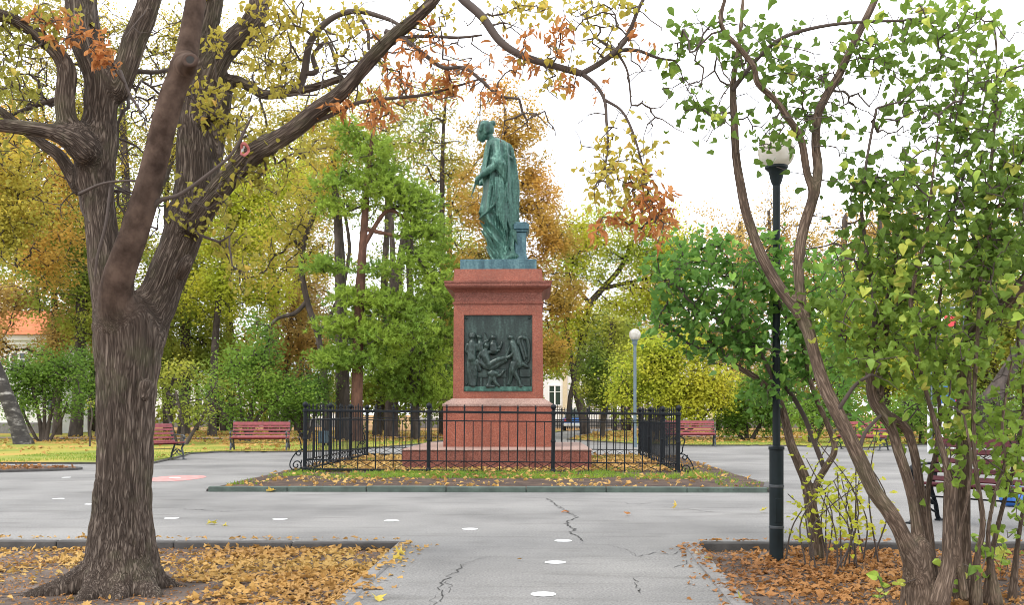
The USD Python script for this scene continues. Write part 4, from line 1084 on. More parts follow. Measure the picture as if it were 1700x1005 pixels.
# sleeve fold falling from the forearm, with a pointed end
for i in range(7):
    t = i / 6
    x0, y0 = 296 + 62 * t, 322 - 22 * t * (1 - t) * 4
    sl([(x0, y0, -.50 + .02 * math.sin(i * 2.2), .036), (x0 + 14 + 4 * t, y0 + 40, -.55 + .03 * math.cos(i * 2.6), .032), (318 + 58 * t, 372 + 78 * t, -.50 - .02 * (i % 2), .022)], .022)
sl([(292, 316, -.46, .035), (330, 300, -.47, .04), (372, 290, -.40, .045), (410, 300, -.25, .04)], .03)
# cloth ends hanging below the sleeve
for i in range(4):
    sl([(318 + i * 14, 430, -.44, .03), (322 + i * 15, 520, -.47 + .02 * (i % 2), .04), (326 + i * 17, 600 + 32 * i, -.45, .035), (330 + i * 19, 680 + 28 * i, -.43, .018)], .018)
# deep grooves between the hanging cloths
def groove(rows):
    p = np.array([(SX(x), surf(x, y, .01 - dp), SZ(y), r_) for x, y, dp, r_ in rows])
    q = spline(p, 5)
    G_ = Field(F.lo, F.lo + F.h * (F.n - 1), F.h); G_.F = np.full_like(F.F, 1.0)
    G_.limb(q, .005)
    F.F = np.maximum(F.F, -G_.F)
for rows in ([(314, 300, .0, .010), (322, 430, .02, .02), (326, 500, .03, .026), (334, 570, .02, .02)], [(348, 460, .01, .014), (356, 560, .03, .026), (372, 680, .03, .024), (384, 730, .0, .01)], [(376, 470, 0, .010), (388, 560, .02, .018), (404, 680, .02, .018), (428, 770, .0, .008)],
             [(402, 240, .0, .008), (408, 380, .01, .014), (414, 540, .02, .016), (424, 700, .0, .008)], [(300, 610, .0, .01), (330, 690, .02, .024), (368, 790, .03, .026), (410, 880, .02, .016)], [(262, 650, 0, .01), (280, 740, .02, .022), (318, 850, .03, .024), (350, 915, .01, .012)], [(230, 690, 0, .008), (252, 780, .015, .018), (284, 880, .02, .02), (300, 925, 0, .01)],
             [(262, 250, 0, .01), (268, 330, .015, .018), (262, 390, 0, .01)], [(256, 450, 0, .01), (250, 520, .012, .016), (236, 600, 0, .01)], [(290, 440, 0, .01), (296, 520, .02, .02), (284, 600, 0, .012)], [(366, 240, 0, .01), (384, 330, .015, .016), (392, 420, 0, .01)]):
    groove(rows)
# hem edges drawn as rolled cloth
for rows, rr_ in (([(216, 668), (226, 662), (240, 654), (265, 636), (290, 614), (310, 594), (328, 568), (342, 545)], .024), ([(366, 566), (378, 630), (392, 690), (405, 735), (420, 775), (438, 818), (449, 842)], .026), ([(300, 330), (316, 372), (345, 420), (372, 455)], .02)):
    sl([(x, y, surf(x, y, .012), rr_) for x, y in rows], .02)
# trailing hem and foot
sl([(452, 900, -.25, .06), (420, 900, -.36, .06), (388, 918, -.42, .05), (360, 930, -.45, .035)], .04)
sl([(300, 934, -.28, .05), (276, 938, -.26, .035)], .03)
v, f = F.mesh()
part(st, "figure", (v, f), M["patina"], smooth=True, local=True)
part(st, "scroll", tube(spline([(*S3(200, 446, -.36), ), (*S3(188, 490, -.37),), (*S3(170, 540, -.38),)], 5), [.028, .027, .026, .025, .024, .022, .02, .018, .015, .012, .010], 8), M["patina"], smooth=True, local=True)
pil = part(st, "pillar", cat_mesh([mbox(SX(432), SX(502), -.30, .30, Z0, SZ(752), .015), mbox(SX(426), SX(528), -.34, .34, Z0, SZ(925), .015), frustum(.17, .13, SZ(925), SZ(880), .33, .30) .apply_translation((SX(470), 0, 0))]), M["bronze_blue"], local=True)
part(st, "pillar_cap", cat_mesh([mbox(SX(430), SX(512), -.33, .33, SZ(752), SZ(738), .01), mbox(SX(426), SX(520), -.36, .36, SZ(738), SZ(702), .015), mbox(SX(434), SX(510), -.33, .33, SZ(702), SZ(692), .01)]), M["bronze_blue"], local=True)

# ------------------------------------------------------------------ fence round the monument
fen = thing("iron_fence", "black wrought iron fence with ball topped posts around the monument", "fence", MON + np.array([-.08, 0, .035]), MON_RZ, tilt=0.55)
FW, FY0, FY1 = 3.84, -3.82, 3.74
def fp(name, m, mt="iron", **k):
    return part(fen, name, m, M[mt], local=True, **k)
def post_profile(r=.040):
    return [(r * 1.6, -.05), (r * 1.6, .05), (r * 1.15, .07), (r, .10), (r, .62), (r * 1.3, .64), (r * 1.3, .67), (r, .69), (r, 1.20), (r * 1.35, 1.215), (r * 1.35, 1.265), (r * .8, 1.28), (r * .6, 1.295), (r * 1.05, 1.315), (r * 1.45, 1.345), (r * 1.5, 1.37), (r * 1.2, 1.40), (r * .5, 1.415), (.004, 1.43)]
posts = []
for side in range(4):
    for k in range(3):
        t = k / 3
        posts.append([(-FW + 2 * FW * t, FY0), (FW, FY0 + (FY1 - FY0) * t), (FW - 2 * FW * t, FY1), (-FW, FY1 - (FY1 - FY0) * t)][side])
corners = [(-FW, FY0), (FW, FY0), (FW, FY1), (-FW, FY1)]
for p in posts:
    fp("post", lathe(post_profile(), 12, (*p, 0)), smooth=40)
for s in range(4):
    a, b = np.array(corners[s]), np.array(corners[(s + 1) % 4])
    L = np.linalg.norm(b - a); d = (b - a) / L
    def onto(m, d=d, a=a):
        v, f = as_arrays(m)
        return np.column_stack([a[0] + d[0] * v[:, 0] - d[1] * v[:, 1], a[1] + d[1] * v[:, 0] + d[0] * v[:, 1], v[:, 2]]), f
    for z0, z1, hw in ((1.215, 1.262, .026), (1.045, 1.068, .013), (.212, .236, .014), (.0, .05, .028)):
        for bay in range(3):
            fp("rail", onto(mbox(L * bay / 3 + .03, L * (bay + 1) / 3 - .03, -hw, hw, z0, z1, .006)))
    nb = 21
    for i in range(nb):
        x = L * i / nb
        if i % 7:
            pr = [(.013, .03), (.013, 1.262), (.020, 1.275), (.020, 1.29), (.011, 1.30), (.022, 1.325), (.017, 1.36), (.003, 1.40)]
            fp("bar", onto(lathe(pr, 6, (x, 0, 0))), smooth=50)
        xm = L * (i + .5) / nb
        fp("short_bar", onto(lathe([(.009, .225), (.009, 1.05)], 6, (xm, 0, 0))), smooth=50)
        xa, xb = x + .03, L * (i + 1) / nb - .03
        q = [tube(spline([(xa, .006, .06), ((xa + xb) / 2, .006, .135), (xb, .006, .215)], 3), .0065, 4), tube(spline([(xa, -.007, .215), ((xa + xb) / 2, -.007, .135), (xb, -.007, .06)], 3), .0065, 4)]
        fp("cross_brace", onto(cat_mesh(q)))
# scroll brackets on the corner posts
def zxy(x, y): return (190 - x) / 5.91 * .01236, .02 + (735 - y) / 5.91 * .01236
curls = [[(172, 372), (142, 385), (128, 415), (140, 455), (150, 490), (150, 520), (172, 545)],
         [(165, 540), (120, 555), (75, 605), (45, 665), (45, 710), (75, 740), (115, 745), (148, 722), (152, 685), (128, 655), (95, 658), (75, 685), (85, 712), (110, 715), (122, 695), (110, 682)],
         [(100, 552), (110, 590), (135, 595), (148, 575), (135, 560)], [(160, 640), (150, 700), (168, 740)]]
for (x, y), dirs in zip(corners, [[(-1, 0)], [(1, 0)], [(1, 0)], [(-1, 0)]]):
    for dv in dirs:
        q = []
        for cpts in curls:
            pts = [(x + dv[0] * (zxy(*c)[0]), y + dv[1] * zxy(*c)[0], zxy(*c)[1]) for c in cpts]
            q.append(tube(spline(pts, 4), .013, 6))
        fp("scroll_bracket", cat_mesh(q), smooth=50)
# ------------------------------------------------------------------ benches
def bench(name, label, loc, rz, slat="slat", iron="iron_worn", group="red slatted park benches with iron ends"):
    t = thing(name, label, "bench", loc, rz, group)
    L = 1.86
    # profile in (y, z): front is -y
    back = spline([(.10, .40), (.17, .52), (.22, .70), (.255, .86), (.275, .95)], 5)
    seat = [(-.27, .455), (-.16, .445), (-.05, .435), (.06, .432)]
    for s in (-1, 1):
        x = s * (L / 2 - .03)
        def tb(pts, r, n=5, fl=1.5):
            p = spline(pts, n)
            return tube([(x, a, b) for a, b in p], r, 8, flat=((1, 0, 0), fl))
        q = [tb([(.30, .0), (.235, .05), (.20, .18), (.14, .30), (.10, .40), (.17, .52), (.22, .70), (.255, .86), (.28, .97), (.255, 1.0), (.235, .97)], .020),
             tb([(-.33, .0), (-.265, .05), (-.25, .18), (-.20, .30), (-.25, .38), (-.30, .42)], .020),
             tb([(-.31, .425), (-.15, .405), (.0, .40), (.12, .42)], .018),
             tb([(.20, .64), (.08, .675), (-.10, .665), (-.25, .66), (-.315, .62), (-.295, .565), (-.25, .575), (-.255, .61)], .017),
             tb([(-.25, .575), (-.285, .50), (-.27, .43)], .016),
             tb([(-.25, .18), (-.10, .26), (.0, .275), (.11, .24), (.20, .18)], .014),
             tb([(-.22, .10), (-.06, .16), (-.02, .225), (-.09, .25), (-.14, .20)], .012), tb([(.20, .10), (.06, .16), (.02, .225), (.08, .25), (.13, .20)], .012),
             box(x - .035, x + .035, -.37, -.25, 0, .022, .006), box(x - .035, x + .035, .22, .34, 0, .022, .006)]
        part(t, "end_frame", cat_mesh(q), M[iron], smooth=40, local=True)
    zs = np.linspace(.06, .98, 7)
    for i, u in enumerate(zs):
        c = back[int(u * (len(back) - 1))]
        k = min(int(u * (len(back) - 1)), len(back) - 2)
        tn = back[k + 1] - back[k]; tn /= np.linalg.norm(tn)
        m = box(-L / 2, L / 2, -.014, .014, -.030, .030, .006)
        a = math.atan2(-tn[0], tn[1])
        m.apply_transform(trimesh.transformations.rotation_matrix(a, (1, 0, 0)))
        m.apply_translation((0, c[0] - .034, c[1] + .01))
        part(t, "back_slat", m, M[slat], local=True)
    for y, z in seat:
        part(t, "seat_slat", box(-L / 2, L / 2, y - .043, y + .043, z, z + .028, .006), M[slat], local=True)
    part(t, "tie_rod", tube([(-L / 2 + .04, 0, .30), (L / 2 - .04, 0, .30)], .010, 6), M[iron], local=True)
    return t
b0 = bench("park_bench", "red slatted bench facing the camera, between the big trunk and the fence", G(432, 750.5), 2)
BG = "red slatted park benches with iron ends"
copy_of(b0, "park_bench", "red slatted bench half hidden by the big trunk, turned sideways", G(243, 766, 0) + [0, .2, 0], 58, "bench", BG)
copy_of(b0, "park_bench", "red slatted bench just right of the fence, facing the camera", G(1146, 741.5), -3, "bench", BG)
copy_of(b0, "park_bench", "red bench seen through the lilac stems on the far right side of the plaza", G(1428, 747.5), -52, "bench", BG)
bench("park_bench", "near maroon bench standing close behind the lilac stems", (5.30, 10.72, 0), -54, "slat_dark", "iron", None)

# ------------------------------------------------------------------ lamps
def lamp(label, base, H, rg, rp, rl, hl, paint):
    t = thing("street_lamp", label, "street lamp", base, 0, None)
    part(t, "lower_pole", lathe([(rl * 1.0, -.05), (rl, hl - .03), (rl * 1.12, hl - .025), (rl * 1.12, hl), (rp * 1.1, hl + .01)], 20), M[paint], smooth=40, local=True)
    if hl > .5:
        for z in (hl * .62, hl * .24):
            part(t, "band", lathe([(rl * 1.0, z), (rl * 1.06, z + .004), (rl * 1.06, z + .022), (rl * 1.0, z + .026)], 20), M["iron_worn"], smooth=40, local=True)
        part(t, "access_door", box(-.028, .028, -rl - .004, -rl + .02, hl * .30, hl * .52, .003), M[paint], local=True)
    part(t, "upper_pole", lathe([(rp, hl), (rp * .92, H - rg * 1.9)], 16), M[paint], smooth=40, local=True)
    part(t, "collar", lathe([(rp * .9, H - rg * 1.9), (rp * 1.5, H - rg * 1.6), (rg * .42, H - rg * 1.12), (rg * .62, H - rg * .92), (rg * .62, H - rg * .80)], 20), M[paint], smooth=40, local=True)
    a = np.linspace(-PI / 2 + .35, PI / 2, 16)
    part(t, "globe", lathe([(max(rg * math.cos(x), .001), H + rg * math.sin(x)) for x in a], 28), M["globe"], smooth=True, local=True)
    return t
nl = G(1289, 921)
lamp("tall near lamp post with dark green pole and white globe, left of the lilac", nl, CAM_H + (HY - 252) * nl[1] / F_PX, 30 * nl[1] / F_PX, .034, .062, CAM_H - (742 - HY) * nl[1] / F_PX, "lamp_paint")
fl_ = G(1054, 743)
lamp("slim grey lamp post with small white globe, behind the fence on the right", fl_, CAM_H + (HY - 556) * fl_[1] / F_PX, 9.8 * fl_[1] / F_PX, .062, .075, .35, "lamp_grey")

# ------------------------------------------------------------------ litter bin, playground frame, bundle, ribbon
bp = P(537, 738, 36.5); bp[2] = 0
t = thing("litter_bin", "small blue grey litter bin seen through the left side of the fence", "litter bin", bp)
part(t, "bin_body", cat_mesh([box(-.16, .16, -.14, .14, .16, .58, .02), box(-.175, .175, -.155, .155, .555, .60, .012)]), M["bin"], local=True)
part(t, "bin_post", cat_mesh([box(-.025, .025, .15, .19, 0, .72, .005), box(-.16, -.13, .1, .15, .0, .2, .004), box(.13, .16, .1, .15, .0, .2, .004)]), M["iron"], local=True)

pg = P(1580, 715, 31.0); pg[2] = 0.0
t = thing("playground_frame", "playground frame with white posts and red and blue panels beyond the lilac", "playground frame", pg)
for x in (-.30, .02):
    part(t, "post", lathe([(.05, 0), (.05, 1.55), (.03, 1.58)], 12, (x, 0, 0)), M["white"], smooth=40, local=True)
    part(t, "post", lathe([(.05, 0), (.05, 1.55), (.03, 1.58)], 12, (x, 1.0, 0)), M["white"], smooth=40, local=True)
part(t, "tall_post", lathe([(.022, 0), (.022, 4.75), (.015, 4.8)], 12, (-.42, .5, 0)), M["lamp_grey"], smooth=40, local=True)
part(t, "blue_panel", cat_mesh([box(-.40, .10, -.05, -.02, 1.56, 1.82, .01), box(-.42, -.12, -.04, .0, 1.86, 2.1, .01)]), M["blue"], local=True)
part(t, "red_panel", box(.10, .38, -.055, -.02, 1.52, 1.80, .01), M["red"], local=True)
part(t, "red_panel", box(.0, .34, .48, .52, 4.0, 4.35, .01), M["red"], local=True)
part(t, "blue_top_panel", box(-.33, -.12, .47, .51, 3.75, 4.55, .01), M["blue"], local=True)
part(t, "cross_bar", tube([(-.42, .5, 4.6), (.6, .5, 4.6)], .03, 8), M["lamp_grey"], smooth=40, local=True)
for x_ in (-.3, .02):
    part(t, "cross_bar", tube([(x_, 0, 1.45), (x_, 1.0, 1.45)], .03, 8), M["white"], smooth=40, local=True)
part(t, "tall_post", lathe([(.022, 0), (.022, 4.75), (.015, 4.8)], 12, (.6, .5, 0)), M["lamp_grey"], smooth=40, local=True)

bd = G(1686, 842)
t = thing("bundle", "blue rounded bundle lying under the near maroon bench", "bag", (bd[0], bd[1], 0))
fb_ = Field((-.3, -.2, -.02), (.3, .2, .34), .014)
fb_.ell((-.10, 0, .13), (.11, .12, .12), .03); fb_.ell((.10, .02, .14), (.10, .11, .13), .03); fb_.ell((0, 0, .08), (.2, .12, .07), .03)
fb_.limb(np.array([(-.10, 0, .24, .012), (0, 0, .30, .012), (.10, 0, .25, .012)]), .01)
v, f = fb_.mesh(); v = v + .012 * (meshkit.fbm(v * 14, 3, 4) - .5)[:, None]
part(t, "sack", (v, f), M["blue"], smooth=True, local=True)

rb = P(404, 252, 7.15)
t = thing("ribbon", "faded red and white ribbon loop caught on the sloping limb of the big trunk", "ribbon", rb)
px = np.array([(399, 258), (396, 247), (400, 237), (409, 234), (416, 240), (416, 250), (407, 263)])
pts = spline([((x - 404) * .0024, .03 * math.sin(i * 1.7), (252 - y) * .0030) for i, (x, y) in enumerate(px)], 5)
part(t, "loop", tube(pts, .011, 8, flat=((0, 1, 0), .25)), M["ribbon"], smooth=True, local=True)
part(t, "white_lining", tube(spline([((x - 404) * .0026 * .55, .012, (252 - y) * .0030 * .8 - .004) for x, y in px[:4]], 4), .009, 8, flat=((0, 1, 0), .25)), M["white"], smooth=True, local=True)

# ------------------------------------------------------------------ far buildings
def building(label, x0, x1, y, depth, eave, roof_h, wall, roof, wins, name="white_building", cream=()):
    t = thing(name, label, "building", ((x0 + x1) / 2, y, 0))
    part(t, "wall", cat_mesh([box(x0, x1, y, y + depth, -.1, eave)]), M[wall])
    part(t, "plinth_course", box(x0 - .06, x1 + .06, y - .06, y - .002, -.1, .7, .02), M["kerb_light"])
    part(t, "cornice", cat_mesh([box(x0 - .25, x1 + .25, y - .3, y - .002, eave - .35, eave, .04), box(x0 - .12, x1 + .12, y - .14, y - .002, eave - .6, eave - .352, .03)]), M["frame"])
    v = np.array([(x0 - .5, y - .5, eave + .002), (x1 + .5, y - .5, eave + .002), (x1 + .5, y + depth + .5, eave + .002), (x0 - .5, y + depth + .5, eave + .002), (x0 + depth * .4, y + depth / 2, eave + roof_h), (x1 - depth * .4, y + depth / 2, eave + roof_h)], float)
    part(t, "roof", trimesh.convex.convex_hull(v), M[roof])
    for cx_, z0, w, h in wins:
        fr = part(t, "window", cat_mesh([box(cx_ - w / 2 - .12, cx_ - w / 2, y - .08, y - .002, z0 - .1, z0 + h + .12), box(cx_ + w / 2, cx_ + w / 2 + .12, y - .08, y - .002, z0 - .1, z0 + h + .12),
            box(cx_ - w / 2, cx_ + w / 2, y - .08, y - .002, z0 + h, z0 + h + .12), box(cx_ - w / 2, cx_ + w / 2, y - .12, y - .002, z0 - .1, z0), box(cx_ - .07, cx_ + .07, y - .06, y - .002, z0, z0 + h), box(cx_ - w / 2, cx_ - .07, y - .05, y - .002, z0 + h * .66, z0 + h * .66 + .06), box(cx_ + .07, cx_ + w / 2, y - .05, y - .002, z0 + h * .66, z0 + h * .66 + .06)]), M["frame"])
        part(fr, "pane", box(cx_ - w / 2, cx_ + w / 2, y - .03, y - .004, z0, z0 + h), M["pane"])
    for cx_, w in cream:
        part(t, "pilaster", box(cx_ - w / 2, cx_ + w / 2, y - .10, y - .003, .7, eave - .6), M["cream"])
    return t
def xw(px, D): return (px - CX) * D / F_PX
Db = 92.0
wx = xw(921, Db)
building("white two storey building with tall windows behind the pedestal, right", xw(690, Db), xw(1330, Db), Db, 12, 7.6, 2.6, "plaster", "roof_grey", [(wx + k * 3.4, 2.05, 1.0, 1.75) for k in range(-3, 7)] + [(wx + k * 3.4, 5.0, 1.0, 1.4) for k in range(-3, 7)], cream=[(wx + .95 + k * 3.4, .42) for k in range(-3, 7)])
Dl = 60.0
building("white building with an orange roof at the far left behind the birch", xw(-190, Dl), xw(98, Dl), Dl, 4.4, 6.0, 1.7, "plaster", "roof_orange", [(xw(-150, Dl) + k * 2.2, 1.2, .85, 1.3) for k in range(5)] + [(xw(-150, Dl) + k * 2.2, 3.7, .85, 1.2) for k in range(5)])
Dm = 98.0
building("long low white building glimpsed between trunks behind the left benches", xw(150, Dm), xw(560, Dm), Dm, 12, 5.0, 1.8, "plaster", "roof_grey", [(xw(170, Dm) + k * 3.3, 1.5, 1.2, 1.7) for k in range(8)])
# iron fence before the white building
Df = 80.0
x0, x1 = xw(860, Df), xw(1060, Df)
t = thing("railing", "far black railing in front of the white building", "fence", ((x0 + x1) / 2, Df, 0))
for k in range(50):
    x = x0 + (x1 - x0) * k / 49
    part(t, "bar", box(x - .03, x + .03, Df - .02, Df + .02, 0, 1.72 if k % 8 else 1.95), M["iron"])
for z in (.25, 1.35, 1.5):
    part(t, "rail", box(x0, x1, Df - .025, Df + .03, z, z + .06), M["iron"])
# a parked car seen from behind, above the fence
cpx = P(953, 690, 74.0)
t = thing("parked_car", "white and blue car parked by the railing in front of the white building", "car", (cpx[0], 74, 0), 0)
def car_sec(y, z0, z1, w0, w1):
    return [(-w0, y, z0), (w0, y, z0), (w1, y, z1), (-w1, y, z1)]
part(t, "body", cat_mesh([box(-.86, .86, -2.0, 2.1, .30, .92, .10)]), M["blue"], local=True)
part(t, "cabin", trimesh.convex.convex_hull(np.array(car_sec(-1.85, .92, 1.0, .80, .78) + car_sec(-1.55, 1.0, 1.52, .78, .62) + car_sec(.5, 1.0, 1.55, .78, .62) + car_sec(1.15, .92, .98, .78, .76))), M["pane"], local=True)
part(t, "roof", box(-.62, .62, -1.56, .50, 1.50, 1.62, .04), M["white"], local=True)
part(t, "bumper", box(-.88, .88, -2.12, -1.95, .32, .55, .04), M["white"], local=True)
for s in (-1, 1):
    part(t, "tail_light", box(s * .74 - .10, s * .74 + .10, -2.03, -1.985, .68, .86, .01), M["red"], local=True)
    for y in (-1.35, 1.4):
        c_ = trimesh.creation.cylinder(.31, .2, sections=18); c_.apply_transform(trimesh.transformations.rotation_matrix(PI / 2, (0, 1, 0))); c_.apply_translation((s * .78, y, .31))
        w = part(t, "wheel", c_, M["rubber"], smooth=40, local=True)
        c2 = trimesh.creation.cylinder(.18, .02, sections=14); c2.apply_transform(trimesh.transformations.rotation_matrix(PI / 2, (0, 1, 0))); c2.apply_translation((s * .885, y, .31))
        part(w, "rim", c2, M["iron_worn"], smooth=40, local=True)
# ------------------------------------------------------------------ the big near tree
DT = 7.4
def limb_px(rows, D, n=4, k=1.0):
    """rows: (px, py, radius px, depth offset)"""
    out = []
    for r in rows:
        dy = r[3] if len(r) > 3 else 0.0
        p = P(r[0], r[1], D + dy)
        out.append((*p, r[2] * k * (D + dy) / F_PX))
    return spline(out, n)
UP = .9
tree_limbs = [
    [(203, 1010, 60), (203, 968, 54), (204, 930, 49), (205, 880, 45.5), (206, 810, 43.5), (208, 740, 43.5), (210, 660, 45.5), (213, 590, 49), (212, 540, 50)],
    # left leader
    [(205, 590, 42, .02), (190, 520, 36, .0), (178, 460, 31, .0), (171, 398, 28, .02), (163, 340, 28, .05), (158, 290, 33, .06), (160, 240, 36, .08), (166, 190, 29, .1), (166, 130, 28, .12), (150, 85, 29, .15), (137, 40, 28, .2), (133, -40, 26, .3), (130, -160, 22, .5)],
    # right leader
    [(222, 600, 40, .05), (245, 530, 40, .1), (267, 485, 35, .15), (284, 440, 33, .18), (302, 395, 34, .22), (315, 345, 33, .26), (324, 295, 33, .3), (322, 240, 30, .34), (322, 180, 24, .38), (334, 110, 20, .42), (346, 50, 17, .45), (360, -20, 15, .5), (380, -150, 12, .6)],
    # leaning limb in front
    [(214, 610, 26, .06), (200, 555, 27, -.06), (192, 505, 27, -.18), (196, 465, 25, -.27), (209, 425, 23.5, -.34), (225, 380, 22.5, -.4), (242, 325, 21.5, -.46), (256, 275, 21, -.5), (270, 215, 20.5, -.53), (285, 160, 20, -.56), (305, 108, 18.5, -.58), (317, 50, 17, -.58), (325, 0, 16, -.58), (336, -80, 14, -.6)],
    [(306, 112, 17, -.6), (315, 102, 14, -.70)],
    # upper fork of the left leader
    [(196, 150, 20, .12), (210, 110, 20, .14), (224, 65, 20.5, .16), (242, 20, 20, .18), (262, -50, 18, .2)],
    # short upright stub on the left
    [(128, 225, 22, -.08), (112, 200, 18, -.12), (108, 165, 17.5, -.15), (111, 125, 17, -.16), (104, 100, 14, -.18), (88, 80, 13, -.2), (62, 58, 11.5, -.22), (30, 36, 10.5, -.25), (-10, 20, 10, -.3), (-90, -10, 8, -.4)],
    # low left limb
    [(140, 250, 26, -.1), (118, 232, 20, -.15), (90, 220, 15, -.18), (55, 214, 13, -.2), (20, 210, 12.5, -.2), (-20, 204, 12, -.2), (-110, 190, 9, -.2)],
    [(132, 310, 16, .1), (118, 288, 13, .12), (98, 258, 11, .15), (70, 238, 10, .2), (40, 215, 9, .25), (-5, 180, 8, .3)],
    # right side limb with the broken bend
    [(334, 320, 22, .36), (348, 270, 20, .42), (358, 225, 18, .45), (368, 180, 16, .48), (374, 145, 14, .5), (392, 134, 10, .5), (418, 146, 9, .48), (440, 157, 8.5, .45), (480, 153, 8, .4), (520, 145, 7, .35), (566, 130, 6.5, .3)],
    [(338, 170, 20, .4), (352, 120, 21, .42), (368, 90, 20.5, .45), (392, 64, 20, .5), (418, 40, 20, .55), (430, 10, 19, .6), (436, -40, 18, .65), (446, -130, 15, .7)],
    # long sloping limb to the upper right
    [(322, 370, 24, .1), (345, 338, 21, .05), (366, 312, 20, .0), (388, 287, 19, -.05), (412, 264, 18.5, -.1), (450, 240, 17, -.15), (490, 213, 16, -.2), (530, 180, 15, -.24), (565, 155, 14, -.28), (598, 118, 13, -.32), (628, 84, 12.5, -.36), (655, 58, 12, -.4), (690, 30, 11, -.44), (722, -4, 10, -.48), (750, -60, 9, -.5), (765, -120, 8, -.5)],
    [(404, 268, 9, -.1), (402, 250, 6, -.12), (400, 243, 4, -.12)], [(428, 245, 7, -.12), (437, 232, 5, -.13), (442, 226, 3, -.13)],
    # burl and knots
    [(338, 205, 14, .1), (344, 200, 10, .02)], [(300, 455, 12, -.1), (308, 440, 12, -.16), (312, 430, 8, -.16)],
    [(243, 640, 12, -.24), (240, 660, 8, -.25)],
]
big = thing("oak_tree", "huge forked tree with furrowed grey brown bark in the left foreground", "tree", (TREE_XY[0], TREE_XY[1], 0))
LT = [limb_px(r, DT, k=1.0 if i in (0, 3, 4) else .92) for i, r in enumerate(tree_limbs)]
for az, r0, ln, rt in ((200, .16, .62, .03), (165, .12, .36, .03), (250, .15, .34, .04), (285, .15, .30, .05), (325, .15, .36, .04), (20, .13, .34, .04), (75, .12, .4, .03), (120, .12, .4, .03)):
    a_ = math.radians(az); u = np.array([math.cos(a_), math.sin(a_)])
    rows = [(*(TREE_XY + u * .02), .70, r0 * .9), (*(TREE_XY + u * .08), .34, r0 * .92), (*(TREE_XY + u * .16), .10, r0 * .8), (*(TREE_XY + u * (.15 + ln * .35)), -.03, r0 * .62), (*(TREE_XY + u * (.15 + ln * .7)), -.085, r0 * .42), (*(TREE_XY + u * (.15 + ln)), -.13, rt)]
    LT.append(spline(rows, 4))
mesh, gr = wood(LT, .0125, .07, (-4.3, 6.4, -.25), (-.25, 8.3, 5.0), rough=.013, freq=(36, 3.3), seed=5, ng=len(tree_limbs), smooth=(3, 4))
part(big, "trunk", mesh, M["bark_near"], smooth=True, vec=gr)
# the cut end of the leaning limb
ce = P(316.5, 101, 6.645)
tr_ = trimesh.creation.torus(.040, .015, major_sections=20, minor_sections=8)
tr_.apply_transform(trimesh.transformations.rotation_matrix(math.radians(72), (1, 0, 0))); tr_.apply_translation(ce)
v_ = np.array(tr_.vertices); v_ += .010 * (meshkit.noise(v_ * 40, 3)[:, None] - .5)
part(big, "knot_collar", (v_, tr_.faces), M["bark_smooth"], smooth=True)
part(big, "knot_hollow", tube([ce + [0, .03, .004], ce + [0, -.006, -.002]], [.03, .033], 14), M["crack"], smooth=40)

def nodes_of(limbs, lo=0.0):
    a = np.vstack([np.asarray(L)[int(len(L) * lo):] for L in limbs])
    return a[:, :3], a[:, 3]
